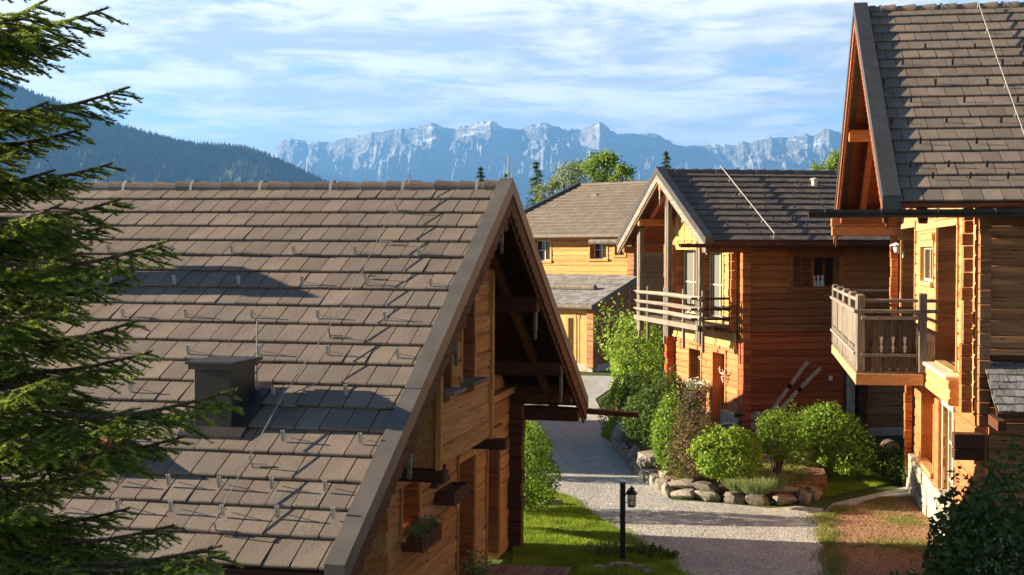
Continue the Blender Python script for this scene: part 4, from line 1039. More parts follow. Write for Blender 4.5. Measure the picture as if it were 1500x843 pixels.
n_ = noise(nt, mapping(nt, co, (.004, .004, .004)), 1, 8, .65); n2 = noise(nt, mapping(nt, co, (.0016, .0016, .006)), 1, 6, .7)
c = mixc(nt, maprange(nt, n_, .3, .7), (.12, .12, .125), (.38, .36, .33))
snow = math_node(nt, 'MULTIPLY', maprange(nt, sx.outputs[2], .45, .75), maprange(nt, math_node(nt, 'MULTIPLY_ADD', sp_.outputs[2], .00022, n2), .80, .88))
c = mixc(nt, math_node(nt, 'MULTIPLY', snow, .8), c, (.82, .84, .88))
fo = maprange(nt, math_node(nt, 'MULTIPLY_ADD', n_, -420, sp_.outputs[2]), 380, 620, 1, 0)
c = mixc(nt, fo, c, (.035, .05, .022)); nt.links.new(c, b.inputs['Base Color']); b.inputs['Roughness'].default_value = .95; bump(nt, b, noise(nt, mapping(nt, co, (.012, .012, .02)), 1, 8, .7), 1.0, 70); M_['rock'] = m
mp = [(-400, 330), (200, 300), (380, 262), (398, 232), (406, 212), (414, 205), (425, 201), (450, 206), (480, 207), (505, 201), (525, 198), (545, 193), (570, 188), (585, 189), (600, 186), (620, 185), (632, 181), (642, 184), (660, 187), (680, 184), (700, 180), (718, 174), (728, 179), (738, 184), (760, 187), (775, 184), (800, 181), (812, 184), (830, 189), (850, 188), (862, 184), (868, 181), (878, 175), (888, 184), (893, 190), (903, 195), (930, 196), (950, 194), (960, 195), (972, 203), (985, 209), (1000, 212), (1030, 209), (1060, 213), (1075, 211), (1088, 206), (1100, 208), (1118, 204), (1130, 199), (1150, 201), (1165, 197), (1182, 194), (1190, 198), (1205, 190), (1213, 188), (1225, 193), (1300, 203), (1500, 215), (1900, 250)]
terrain('mountain_range', mp, 14000, 5200, M_['rock'], amp=.5, seed=5, nx=2400, ny=260, fine=.02, power=1.35, jag=4.)
m, nt, b, o = newmat('forest_slope'); co = objco(nt)
n_ = noise(nt, mapping(nt, co, (.012, .006, .012)), 1, 7, .6); n2 = noise(nt, mapping(nt, co, (.0035, .0018, .004)), 1, 4, .6)
c = mixc(nt, maprange(nt, n_, .3, .7), (.018, .028, .012), (.05, .075, .03)); c = mixc(nt, math_node(nt, 'MULTIPLY', maprange(nt, n2, .54, .62), .5), c, (.10, .14, .06)); nt.links.new(c, b.inputs['Base Color']); b.inputs['Roughness'].default_value = 1.0; M_['hill'] = m
hp = [(-600, -60), (-200, 70), (0, 118), (30, 131), (60, 143), (100, 158), (140, 175), (180, 188), (220, 199), (260, 209), (290, 215), (320, 216), (350, 218), (380, 225), (410, 238), (440, 253), (470, 267), (500, 280), (600, 305), (900, 335), (1900, 345)]
HV, HU = terrain('forested_hill', hp, 4600, 3000, M_['hill'], amp=.22, seed=11, nx=700, ny=90, xr=(-300, 1500), power=1.0)
# spruces growing over the hill, one mass
pts = []
HX = HV.reshape(-1, 3); ux = HU.reshape(-1)
sel = np.where((HX[:, 0]/HX[:, 1] < -.08) & (ux > .35) & (HX[:, 2] > CAMH+60))[0]
k_ = rng.choice(sel, 14000); crest_sel = np.where((HX[:, 0]/HX[:, 1] < -.1) & (ux > .94))[0]; k2_ = rng.choice(crest_sel, 5000)
k_ = np.concatenate([k_, k2_]); P = HX[k_]+rng.normal(0, 6, (len(k_), 3))*[1, 3, 0]; P[:, 2] -= 3
nT = len(P); hgt = rng.uniform(10, 24, nT); rad = hgt*rng.uniform(.16, .24, nT); ns = 5
ang = np.arange(ns)*2*np.pi/ns
ring = np.stack([np.cos(ang), np.sin(ang), 0*ang], -1)[None]*rad[:, None, None]+P[:, None, :]
V = np.concatenate([ring, (P+np.stack([0*hgt, 0*hgt, hgt], -1))[:, None, :]], 1).reshape(-1, 3)
b0 = (np.arange(nT)*(ns+1))[:, None, None]; F = (np.stack([np.arange(ns), (np.arange(ns)+1) % ns, np.full(ns, ns)], -1)[None]+b0).reshape(-1, 3)
ft = arr_obj('hill_forest', V, F, M_['hill']); tag(ft, kind='stuff', label='dark spruce forest covering the hillside on the left', cat='forest')

# ================================================================== planting
M_['leaf'] = leafmat('shrub_leaf', (.07, .14, .014), (.22, .34, .035), .35)
M_['leaf_y'] = leafmat('bright_leaf', (.12, .22, .018), (.33, .44, .05), .4)
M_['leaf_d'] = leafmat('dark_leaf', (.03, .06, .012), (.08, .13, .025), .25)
M_['leaf_p'] = leafmat('purple_leaf', (.08, .035, .03), (.20, .10, .075), .25)
M_['leaf_g'] = leafmat('grey_green_leaf', (.10, .14, .05), (.24, .29, .12), .25)
M_['needle'] = leafmat('spruce_needle', (.075, .11, .022), (.38, .42, .08), .35, warm=(.50, .55, .09))
M_['needle_far'] = leafmat('conifer_needle', (.06, .10, .03), (.16, .23, .07), .15)
M_['grass'] = leafmat('grass_blade', (.12, .20, .012), (.34, .44, .035), .35)
M_['drygrass'] = leafmat('dry_grass', (.12, .15, .03), (.32, .28, .10), .3)
def quads(cen, nrm, up, w, l, bend=0.):
    """leaf shaped quads (diamonds): cen (n,3), nrm, up (n,3)"""
    side = np.cross(nrm, up); side /= np.linalg.norm(side, axis=1)[:, None]+1e-9
    up = np.cross(side, nrm); up /= np.linalg.norm(up, axis=1)[:, None]+1e-9
    w = np.asarray(w)[:, None]; l = np.asarray(l)[:, None]
    p0 = cen-up*l*.5; p1 = cen+side*w*.5; p2 = cen+up*l*.5+nrm*bend*l; p3 = cen-side*w*.5
    return np.stack([p0, p1, p2, p3], 1).reshape(-1, 3)
def unit(n): v = rng.normal(size=(n, 3)); return v/np.linalg.norm(v, axis=1)[:, None]
def shrub(base, rx, ry, h, n, leaf, mat, label, name='shrub', cat='shrub', group=None, z0=.12, stems=7, lump=.22, flat=0., loose=.0, bottom=.0, stemh=.7):
    bx_, by_ = base[0], base[1]; bz = base[2] if len(base) > 2 else 0.
    root = empty(name, (bx_, by_, bz), 0, label, cat, group)
    cz = (h+z0)/2; rz = (h-z0)/2
    nl = 26; L_ = unit(nl); La = rng.uniform(.5, 1, nl)*lump
    d = unit(n); rfac = 1-lump*.5+np.zeros(n)
    for i in range(nl): rfac += La[i]*np.clip((d@L_[i]-.72)/.28, 0, 1)
    depth = 1-np.abs(rng.normal(0, .13+loose, n)); depth = np.clip(depth, .15, 1.12)
    gap = vnoise(d[:, 0]*3.1+base[0]*7+20, d[:, 1]*3.1+d[:, 2]*3.7+30, 6); gap2 = vnoise(d[:, 0]*7+40, d[:, 1]*7+d[:, 2]*8+60, 7)
    sprig = (gap2 > .74) & (rng.random(n) < .55); depth = np.where(sprig, depth+rng.uniform(.02, .16, n), depth)
    depth = np.where(gap < .30, depth*rng.uniform(.62, .95, n), depth)
    p = d*np.array([rx, ry, rz])*(rfac*depth)[:, None]; p[:, 2] += cz
    p[:, 2] = np.maximum(p[:, 2], .02+rng.uniform(0, .08, n))
    nr = d*.6+unit(n)*.9+np.array([0, 0, .25]); nr /= np.linalg.norm(nr, axis=1)[:, None]
    s = rng.uniform(.65, 1.3, n)*leaf
    V = quads(p, nr, unit(n), s*.7, s*1.25, .12); F = np.arange(n*4).reshape(-1, 4)
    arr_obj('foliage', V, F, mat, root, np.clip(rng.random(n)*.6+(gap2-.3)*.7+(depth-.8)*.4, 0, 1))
    mb = MB()
    for i in range(stems):
        t = random.uniform(0, 6.28); q = random.uniform(.3, .95)
        tip = Vector((math.cos(t)*rx*q*.8, math.sin(t)*ry*q*.8, h*random.uniform(stemh*.8, stemh*1.15))); m1 = tip*.45+Vector((0, 0, h*.06))
        mb.tube([(math.cos(t)*.04, math.sin(t)*.04, -.05), m1, tip], [.018, .012, .004], 5)
    mb.build('stem', M_['bark'], root); return root
BZ = .36
def sg(px, py, z=0.): return tuple(G(px, py, z))
shrub(sg(771, 700), .34, .4, 1.25, 2600, .06, M_['leaf'], 'small round bush nearest the log corner of the nearest chalet, the farther of two', lump=.2)
shrub(sg(772, 752), .52, .6, 1.62, 5200, .06, M_['leaf'], 'dark green bush left of the lane beside the lawn, the nearer of two', lump=.22)
shrub(sg(916, 632, BZ), .46, .5, 1.35, 3600, .06, M_['leaf_y'], 'small yellow-green bush at the bend of the lane by the boulders', lump=.3)
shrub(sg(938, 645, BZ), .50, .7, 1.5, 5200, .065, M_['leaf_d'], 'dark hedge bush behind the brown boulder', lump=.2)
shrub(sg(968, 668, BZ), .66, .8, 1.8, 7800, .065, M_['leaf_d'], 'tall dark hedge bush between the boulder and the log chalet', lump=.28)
shrub(sg(979, 690, BZ), .33, .45, 1.45, 3600, .065, M_['leaf'], 'narrow green bush with lit top between hedge and purple shrub', lump=.3)
shrub(sg(1020, 702, BZ), .46, .5, 1.42, 5600, .045, M_['leaf_p'], 'purple-brown barberry shrub left of the bright round bush', lump=.3, loose=.08)
shrub(sg(1062, 708, BZ), .70, .7, 1.20, 9000, .058, M_['leaf_y'], 'bright green round clipped bush on the stone-edged bed', lump=.13, z0=.1)
shrub(sg(1138, 700, BZ), .50, .5, 1.28, 3000, .06, M_['leaf'], 'open bush with bare pale stems showing, right of the round bush', lump=.4, z0=.55, loose=.05, stems=18, stemh=.8)
shrub(sg(1207, 698, .1), .66, .6, 1.55, 8000, .06, M_['leaf'], 'bushy green shrub below the crossed skis, rightmost on the bed', lump=.34, z0=.25)
def tuft(base, r, h, n, mat, label, name='lavender', cat='plant', group=None, w=.012, lean=.35):
    root = empty(name, base, 0, label, cat, group)
    a = rng.uniform(0, 6.283, n); q = np.sqrt(rng.random(n))*r
    p = np.stack([np.cos(a)*q, np.sin(a)*q, 0*a], -1); hh = h*rng.uniform(.5, 1.1, n)
    tip = p+np.stack([np.cos(a)*q*lean*2+rng.normal(0, .04, n), np.sin(a)*q*lean*2+rng.normal(0, .04, n), hh], -1)
    sd_ = np.stack([-np.sin(a+rng.normal(0, 1, n)), np.cos(a+rng.normal(0, 1, n)), 0*a], -1)*w
    V = np.stack([p-sd_, p+sd_, tip+sd_*.3, tip-sd_*.3], 1).reshape(-1, 3)
    arr_obj('foliage', V, np.arange(n*4).reshape(-1, 4), mat, root, rng.random(n)); return root
for i, (px, py, r_, h_) in enumerate([(1082, 718, .22, .38), (1108, 722, .28, .48), (1132, 716, .24, .44), (1092, 708, .2, .55)]):
    tuft(G(px, py, BZ), r_*.9, h_*.62, 900, M_['leaf_g'], 'grey-green lavender clump at the front of the stone-edged bed', group='lavender clumps on the bed', w=.006)
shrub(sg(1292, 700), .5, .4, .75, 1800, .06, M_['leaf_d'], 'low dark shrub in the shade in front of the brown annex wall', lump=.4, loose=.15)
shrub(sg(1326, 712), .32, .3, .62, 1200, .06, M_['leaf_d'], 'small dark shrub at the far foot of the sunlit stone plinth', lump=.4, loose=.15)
shrub((4.5, 47.5, 0), 1.1, 1.1, 2.6, 6500, .11, M_['leaf_y'], 'yellow-green maple bush below the pole balcony', lump=.5, loose=.12, stems=12)
shrub(sg(978, 566), .55, .5, 1.35, 2600, .06, M_['leaf_p'], 'thin purplish shrub at the far corner of the middle chalet', lump=.4, loose=.15)
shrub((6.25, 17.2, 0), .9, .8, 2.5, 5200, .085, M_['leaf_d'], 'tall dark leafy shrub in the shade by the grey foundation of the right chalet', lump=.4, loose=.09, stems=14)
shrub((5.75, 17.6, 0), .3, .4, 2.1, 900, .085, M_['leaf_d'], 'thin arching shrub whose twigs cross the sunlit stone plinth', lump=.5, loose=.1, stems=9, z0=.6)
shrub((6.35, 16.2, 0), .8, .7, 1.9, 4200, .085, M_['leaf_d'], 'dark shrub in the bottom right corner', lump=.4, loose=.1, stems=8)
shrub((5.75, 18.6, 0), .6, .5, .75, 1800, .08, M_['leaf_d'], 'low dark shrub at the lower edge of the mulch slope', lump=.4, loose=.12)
# raised bed and its stones
bed = gpts([(906, 642), (916, 664), (932, 684), (950, 700), (968, 714), (984, 724), (1010, 727), (1060, 731), (1128, 735), (1180, 731), (1215, 716)])+gpts([(1200, 672), (1090, 640)])+gpts([(1000, 590), (955, 576), (905, 592), (896, 616)])
bm_ = MB(); cx_ = sum(p[0] for p in bed)/len(bed); cy_ = sum(p[1] for p in bed)/len(bed)
n_ = len(bed); vs = [(p[0], p[1], -.02) for p in bed]+[(cx_+(p[0]-cx_)*.975, cy_+(p[1]-cy_)*.985, BZ-.05) for p in bed]+[(cx_, cy_, BZ-.0)]
bm_.add(vs, [(i, (i+1) % n_, (i+1) % n_+n_, i+n_) for i in range(n_)]+[(i+n_, (i+1) % n_+n_, 2*n_) for i in range(n_)])
tag(bm_.build('garden_bed', M_['earth']), kind='structure')
def rock_mesh(seed):
    r_ = random.Random(seed); bm = bmesh.new(); bmesh.ops.create_cube(bm, size=1); bmesh.ops.subdivide_edges(bm, edges=bm.edges[:], cuts=3, use_grid_fill=True)
    ax = [Vector((r_.uniform(-1, 1), r_.uniform(-1, 1), r_.uniform(-1, 1))).normalized() for _ in range(7)]; th = [r_.uniform(.36, .5) for _ in ax]
    for v in bm.verts:
        p = v.co.copy(); p = p.lerp(p.normalized()*.62, .45)
        for a, t in zip(ax, th):
            d = p.dot(a)
            if d > t: p -= a*(d-t)*.85
        v.co = p+Vector((r_.uniform(-1, 1), r_.uniform(-1, 1), r_.uniform(-1, 1)))*.022
    me = bpy.data.meshes.new('edging_stone'); bm.to_mesh(me); bm.free(); a = me.attributes.new('rnd', 'FLOAT', 'FACE'); a.data.foreach_set('value', [r_.random()]*len(me.polygons)); me.materials.append(M_['stone']); return me
rocks = [rock_mesh(i) for i in range(8)]
def rock(p, sx_, sy_, sz_, rz, label, group=None, name='edging_stone', cat='stone'):
    o = bpy.data.objects.new(name, random.choice(rocks)); C.objects.link(o); o.location = p; o.scale = (sx_*.86, sy_*.86, sz_*.86) if name == 'edging_stone' else (sx_, sy_, sz_); o.rotation_euler = (random.uniform(-.12, .12), random.uniform(-.12, .12), rz); return tag(o, label, cat, group)
def along(pts, step):
    out_ = []; 
    for a, b in zip(pts[:-1], pts[1:]):
        a = Vector(a); b = Vector(b); L_ = (b-a).length; n = max(1, round(L_/step))
        for i in range(n): out_.append((a+(b-a)*((i+.5)/n), math.atan2((b-a).y, (b-a).x)))
    return out_
e1 = [(904, 645), (914, 667), (930, 687), (948, 703), (966, 717), (985, 728)]
e2 = [(988, 729), (1012, 731), (1060, 735), (1128, 739), (1170, 737), (1200, 728)]
for p, rz in along([(*q, 0) for q in gpts(e1)], .62): rock((p.x, p.y, .09), random.uniform(.5, .78), random.uniform(.34, .46), random.uniform(.34, .5), rz+random.uniform(-.2, .2), 'grey rough stone in the shaded edging along the lane', 'shaded edging stones along the lane')
for p, rz in along([(*q, 0) for q in gpts(e2)], .62): rock((p.x, p.y, .09), random.uniform(.52, .8), random.uniform(.34, .44), random.uniform(.24, .32), rz+random.uniform(-.12, .12), 'pale sunlit stone in the bottom course of the bed edging', 'lower sunlit edging stones')
for p, rz in along([(*q, 0) for q in gpts(e2[:-1])], .7): rock((p.x, p.y+.14, .29), random.uniform(.5, .82), random.uniform(.34, .46), random.uniform(.16, .24), rz+random.uniform(-.12, .12), 'flat pale stone in the top course of the bed edging', 'upper sunlit edging stones')
rock(tuple(G(924, 660))[:2]+(.42,), .95, .8, 1.05, .3, 'large smooth brown boulder at the bend of the lane', name='boulder', cat='boulder')
rock(tuple(G(938, 684))[:2]+(.3,), .8, .6, .6, .8, 'brown boulder next along the edging from the largest one', name='boulder', cat='boulder')
rock(tuple(G(965, 700))[:2]+(.33,), .9, .7, .55, .4, 'flat-topped boulder below the dark hedge', name='boulder', cat='boulder')
rock(tuple(G(990, 714))[:2]+(.28,), .7, .5, .5, .1, 'pale boulder at the sunlit corner of the bed', name='boulder', cat='boulder')
rock((4.9, 45.2, .3), 1.9, .7, .85, .1, 'long pinkish rock behind the hedge bushes', name='boulder', cat='boulder')
rock(tuple(G(806, 742))[:2]+(.06,), .5, .35, .2, .2, 'flat stone lying where the lawn meets the lane bush', name='flat_stone', cat='stone')
for i, (px, py) in enumerate([(880, 836), (893, 832), (908, 831), (922, 832), (936, 836), (948, 841)]): rock(tuple(G(px, py))[:2]+(.03,), .2, .16, .12, i, 'small stone in the ring around the planting by the lamp', 'ring stones by the lamp', name='ring_stone')
# garden lamp
lp0 = G(912, 822); la = empty('garden_lamp', lp0, 0, 'black post lamp with a hanging lantern beside the gravel lane', 'lamp')
mb = MB(); mb.cbox(-.045, .045, -.045, .045, 0, 1.33, .012); mb.lathe([(.09, 0), (.09, .03), (.05, .05)], (0, 0, 0), 12); mb.cbox(-.052, .052, -.052, .052, 1.331, 1.35, .006); mb.build('post', M_['black'], la)
mb = MB(); mb.tube([(.04, 0, 1.12), (.10, 0, 1.24), (.16, 0, 1.28), (.2, 0, 1.24)], .012, 6); mb.tube([(.04, 0, 1.0), (.1, 0, 1.02), (.1, 0, 1.2)], .008, 6); mb.build('arm', M_['black'], la)
mb = MB(); c_ = (.155, 0, 0); mb.lathe([(0, 1.30), (.015, 1.28), (.03, 1.24), (.10, 1.17), (.105, 1.155), (.08, 1.15)], c_, 12); mb.lathe([(.07, .96), (.078, .95), (.05, .93), (0, .92)], c_, 12)
for i in range(6): t = i*math.pi/3; mb.tube([(.155+.078*math.cos(t), .078*math.sin(t), 1.155), (.155+.066*math.cos(t), .066*math.sin(t), .955)], .005, 4)
mb.lathe([(.076, 1.06), (.08, 1.055), (.076, 1.05)], c_, 12); ln_ = mb.build('lantern', M_['black'], la)
mb = MB(); mb.lathe([(.07, 1.15), (.06, .96)], c_, 12); mb.build('lantern_glass', M_['lampglass'], ln_)
tuft(G(944, 812), .22, .14, 160, M_['leaf_d'], 'clump of broad dark leaves between the lamp and the lane', name='leafy_plant', w=.04, lean=.3)
tuft(G(972, 818), .18, .12, 110, M_['leaf_d'], 'broad-leaved plant at the lawn edge right of the lamp', name='leafy_plant', w=.04, lean=.5)
tuft(G(886, 812), .2, .2, 140, M_['leaf_g'], 'small pale-flowered plant left of the lamp post', name='leafy_plant', w=.03, lean=.5)
# skis crossed on the red wall
sk = lambda px, py: HM.pick(px, py, 'y', mw(1081, 500)[0]-.03)
for i, (a_, b_) in enumerate((((1182, 530), (1126, 607)), ((1200, 539), (1135, 606)))):
    A = HM.w(*sk(*a_)); B_ = HM.w(*sk(*b_)); nrm = -HM.Yd; d = (B_-A); off = nrm*(.03+.045*i)
    pts = [A+off+d.normalized()*-.0+nrm*.05, A+off+d*.05+nrm*.01, A+off+d*.5, B_+off]
    mb = MB()
    for p, q in zip(pts[:-1], pts[1:]): mb.beam(p, q, .11, .028, tuple(nrm))
    so = mb.build('board', wood('old_ski_wood', (.48, .30, .20), (.80, .60, .46), 'z'))
    e_ = empty('wooden_ski', A, 0, 'old wooden ski leaning to the right, the longer-reaching upper one' if i == 0 else 'old wooden ski crossed in front of the other one on the red wall', 'ski')
    so.parent = e_; so.location = -A
    mb = MB(); c0 = A+off+d*.47+nrm*.016; mb.beam(c0-d.normalized()*.07, c0+d.normalized()*.07, .125, .03, tuple(nrm)); bo_ = mb.build('binding', M_['black'], e_); bo_.location = -A
# flower boxes, hearts and small things on the nearest gable
def flowerbox(H, y, z, x, w_, label, plants=True):
    e_ = empty('flower_box', H.w(x, y, z), rot=(0, 0, -H.th), label=label, cat='flower box')
    mb = MB(); mb.box(0, .26, -w_/2, w_/2, -.02, 0); mb.box(.0, .02, -w_/2, w_/2, 0, .17); mb.box(0.02, .24, -w_/2, -w_/2+.02, 0, .17); mb.box(0.02, .24, w_/2-.02, w_/2, 0, .17)
    n = 7
    for i in range(n): a = -w_/2+w_*i/n; mb.box(.24, .262, a+.008, a+w_/n-.008, -.03, .17+.02*(i % 2))
    mb.build('box', M_['dark'], e_)
    mb = MB(); mb.box(.02, .24, -w_/2+.02, w_/2-.02, .10, .13); mb.build('soil', M_['bark'], e_)
    if plants:
        n = 420; p = np.stack([rng.uniform(.03, .27, n), rng.uniform(-w_/2, w_/2, n), rng.uniform(.13, .30, n)], -1)
        arr_obj('foliage', quads(p, unit(n), unit(n), np.full(n, .03), np.full(n, .05)), np.arange(n*4).reshape(-1, 4), M_['leaf_g'], e_, rng.random(n))
    mb = MB(); hp_ = []
    for t in np.linspace(0, 2*math.pi, 22, endpoint=False): hp_.append((.0055*16*math.sin(t)**3, .0055*(13*math.cos(t)-5*math.cos(2*t)-2*math.cos(3*t)-math.cos(4*t))))
    mb.prism([(a+w_*.36, b-.16) for a, b in hp_], .10, .125, 'x'); mb.build('carved_heart', M_['wood_My'], e_)
    return e_
flowerbox(HL, (wn[0]+wn[1])/2+.05, wn[2]-.18, OL+.05, 1.0, 'dark planter box with green plants under the lower window of the nearest gable')
flowerbox(HL, (sm[0]+sm[1])/2+.25, sm[2]-.30, OL+.05, .9, 'empty dark planter box under the small window below the bay', plants=False)
e_ = empty('flower_pot', HL.w(OL+.35, d1[0]-.25, .12), label='grey flower pot with dry plant beside the first terrace door', cat='flower pot')
mb = MB(); mb.lathe([(.0, 0), (.13, 0), (.18, .32), (.2, .34), (.17, .34), (.15, .28), (0, .28)], (0, 0, 0), 14); mb.build('pot', M_['terracotta'], e_)
n = 300; p = rng.normal(0, .1, (n, 3)); p[:, 2] = np.abs(p[:, 2])*1.6+.33; arr_obj('foliage', quads(p, unit(n), unit(n), np.full(n, .035), np.full(n, .07)), np.arange(n*4).reshape(-1, 4), M_['leaf_g'], e_, rng.random(n))
# planter with pale flowers and antlers by the middle house door
q = HM.pick(1018, 600, 'x', OM-.5); e_ = empty('flower_tub', HM.w(OM-.5, q.y, 0), rot=(0, 0, -HM.th), label='dark wooden tub of pale flowers beside the door of the middle chalet', cat='planter')
zt_ = HM.pick(1018, 572, 'x', OM-.5).z
mb = MB(); mb.lathe([(0, 0), (.3, 0), (.36, zt_), (.3, zt_), (.3, zt_-.1), (0, zt_-.1)], (0, 0, 0), 14); mb.build('tub', M_['terracotta'], e_)
n = 500; p = rng.normal(0, 1, (n, 3))*[.2, .3, .12]; p[:, 2] = zt_+.05+np.abs(p[:, 2]); arr_obj('foliage', quads(p, unit(n), unit(n), np.full(n, .05), np.full(n, .08)), np.arange(n*4).reshape(-1, 4), M_['leaf_g'], e_, rng.random(n))
n = 160; p = rng.normal(0, 1, (n, 3))*[.2, .32, .1]; p[:, 2] = zt_+.16+np.abs(p[:, 2]); arr_obj('flowers', quads(p, unit(n), unit(n), np.full(n, .06), np.full(n, .06)), np.arange(n*4).reshape(-1, 4), M_['white'], e_, rng.random(n))
for (px, py, s_, lab) in ((1060, 549, .34, 'pale antler trophy on the post right of the ground-floor door of the middle chalet'), (1028, 528, .2, 'small pale antler trophy above the flower tub')):
    q = HM.pick(px, py, 'x', OM-.12); e_ = empty('antler_trophy', HM.w(OM-.12, q.y, q.z), rot=(0, 0, -HM.th), label=lab, cat='antlers')
    mb = MB(); mb.tube([(0, 0, -s_*.7), (-.03, 0, -s_*.2), (-.02, 0, .02)], [s_*.08, s_*.16, s_*.12], 8); mb.build('skull', M_['bone'], e_)
    mb = MB()
    for sg_ in (-1, 1):
        mb.tube([(0, sg_*.02, 0), (-.05, sg_*s_*.5, s_*.15), (-.03, sg_*s_*.8, s_*.6)], [s_*.07, s_*.06, .01], 6); mb.tube([(-.05, sg_*s_*.45, s_*.13), (-.1, sg_*s_*.5, s_*.5)], [s_*.06, .01], 6)
    mb.build('antlers', M_['bone'], e_)
# hay-coloured log pile piece and bench in the shade of the annex
q = G(1304, 672); e_ = empty('round_log', (q.x, q.y, .0), label='cut round log end standing on edge in the shade by the annex', cat='log')
mb = MB(); M4 = Matrix.Rotation(R(90), 4, 'X'); mb.tube([(0, -.2, .24), (0, .2, .24)], .24, 18); mb.build('log_body', M_['bark'], e_); mb = MB(); mb.tube([(0, -.204, .24), (0, -.201, .24)], .215, 18); mb.build('cut_face', M_['stone'], e_)
# a bicycle half hidden behind the bushes
q = G(1118, 668, .2); e_ = empty('bicycle', (q.x, q.y+2.2, .0), rz=R(-6), label='black bicycle with pale mudguard half hidden behind the open bush', cat='bicycle')
for sx2 in (-.52, .52):
    mb = MB(); mb.tube([(sx2+.34*math.cos(t), 0, .35+.34*math.sin(t)) for t in np.linspace(0, 2*math.pi, 25)], .018, 6, cap=False); wh = mb.build('wheel', M_['black'], e_)
    mb = MB()
    for t in np.linspace(0, math.pi, 8, endpoint=False): mb.tube([(sx2+.32*math.cos(t), 0, .35+.32*math.sin(t)), (sx2-.32*math.cos(t), 0, .35-.32*math.sin(t))], .003, 3)
    mb.tube([(sx2, -.04, .35), (sx2, .04, .35)], .02, 8); mb.build('spokes', M_['steel'], wh)
    mb = MB(); mb.tube([(sx2+.39*math.cos(t), 0, .35+.39*math.sin(t)) for t in np.linspace(.2, 2.6, 12)], .02, 5); mb.build('mudguard', M_['steel'], e_)
mb = MB()
for a_, b_ in (((-.52, 0, .35), (-.1, 0, .33)), ((-.1, 0, .33), (-.22, 0, .82)), ((-.52, 0, .35), (-.22, 0, .78)), ((-.1, 0, .33), (.36, 0, .72)), ((-.22, 0, .78), (.34, 0, .82)), ((.33, 0, .92), (.52, 0, .35))): mb.tube([a_, b_], .017, 6)
mb.build('frame', M_['black'], e_)
mb = MB(); mb.tube([(.33, 0, .9), (.3, 0, 1.02)], .013, 6); mb.tube([(.2, -.28, 1.0), (.3, -.12, 1.03), (.3, .12, 1.03), (.2, .28, 1.0)], .013, 6); mb.build('handlebar', M_['steel'], e_)
mb = MB(); mb.tube([(-.22, 0, .82), (-.24, 0, .94)], .013, 6); mb.tube([(-.36, 0, .96), (-.22, 0, .97), (-.08, 0, .96)], [.07, .05, .02], 8); mb.build('saddle', M_['black'], e_)

# grass on the lawn and elsewhere
def inside(P, poly):
    x, y = P[:, 0], P[:, 1]; r_ = np.zeros(len(P), bool); n = len(poly); j = n-1
    for i in range(n):
        xi, yi = poly[i]; xj, yj = poly[j]
        c = ((yi > y) != (yj > y)) & (x < (xj-xi)*(y-yi)/(yj-yi+1e-12)+xi); r_ ^= c; j = i
    return r_
def grass(name, poly, n, h, mat, label, w=.007, z=.01, mask=None, border=None):
    xs = [p[0] for p in poly]; ys = [p[1] for p in poly]
    P = np.stack([rng.uniform(min(xs), max(xs), n), rng.uniform(min(ys), max(ys), n)], -1); P = P[inside(P, poly)]
    if mask is not None: P = P[mask(P)]
    if border:
        A_ = np.array(border); k = rng.integers(0, len(A_)-1, 9000); t = rng.random(9000)[:, None]; Q = A_[k]*(1-t)+A_[k+1]*t; wv = vnoise(Q[:, 0]*2.3+9, Q[:, 1]*2.3, 12)
        P = np.concatenate([P, Q+rng.normal(0, 1, Q.shape)*(.03+.16*wv[:, None])])
    n = len(P); cl = vnoise(P[:, 0]*3+50, P[:, 1]*3, 4)
    a = rng.uniform(0, 6.283, n); hh = h*rng.uniform(.5, 1.2, n)*(.6+.8*cl); zz0 = np.full(n, z)
    p0 = np.stack([P[:, 0], P[:, 1], zz0], -1); sd_ = np.stack([np.cos(a), np.sin(a), 0*a], -1)*w
    tip = p0+np.stack([rng.normal(0, .4, n)*hh, rng.normal(0, .4, n)*hh, hh], -1)
    V = np.stack([p0-sd_, p0+sd_, tip], 1).reshape(-1, 3)
    return tag(arr_obj(name, V, np.arange(n*3).reshape(-1, 3), mat, None, np.clip(cl*.6+rng.random(n)*.5, 0, 1)), label, 'grass', kind='stuff')
lawn = gpts([(1003, 862), (985, 835), (935, 800), (880, 768), (838, 738), (805, 722), (790, 702), (752, 694), (752, 862)])
grass('lawn_grass', lawn, 150000, .065, M_['grass'], 'short bright green lawn grass left of the lane', border=[tuple(q) for q in lawn[:6]])
ms = gpts([(1205, 760), (1240, 745), (1290, 730), (1340, 728), (1400, 770), (1420, 862), (1228, 862), (1214, 800)])
grass('slope_grass', ms, 110000, .07, M_['drygrass'], 'thin yellowing grass growing through the bark mulch', mask=lambda P: vnoise(P[:, 0]*1.3+7, P[:, 1]*.9+3, 8)*.8+.3*vnoise(P[:, 0]*6, P[:, 1]*6, 9)+rng.normal(0, .13, len(P)) > .78, border=[tuple(q) for q in gpts([(1228, 862), (1214, 800), (1205, 760), (1240, 745)])])
grass('verge_grass', gpts([(880, 640), (900, 606), (915, 610), (925, 640), (905, 655)]), 16000, .13, M_['grass'], 'tufts of grass on the verge at the bend of the lane')
grass('bed_grass', gpts([(990, 724), (1130, 730), (1180, 722), (1180, 706), (1060, 700), (990, 706)]), 14000, .12, M_['drygrass'], 'yellowish ground cover on top of the stone-edged bed', z=BZ-.05)
grass('back_grass', gpts([(1165, 735), (1150, 700), (1170, 680), (1338, 680), (1340, 705), (1290, 712), (1220, 728)]), 50000, .06, M_['grass'], 'shaded lawn in front of the brown annex wall')
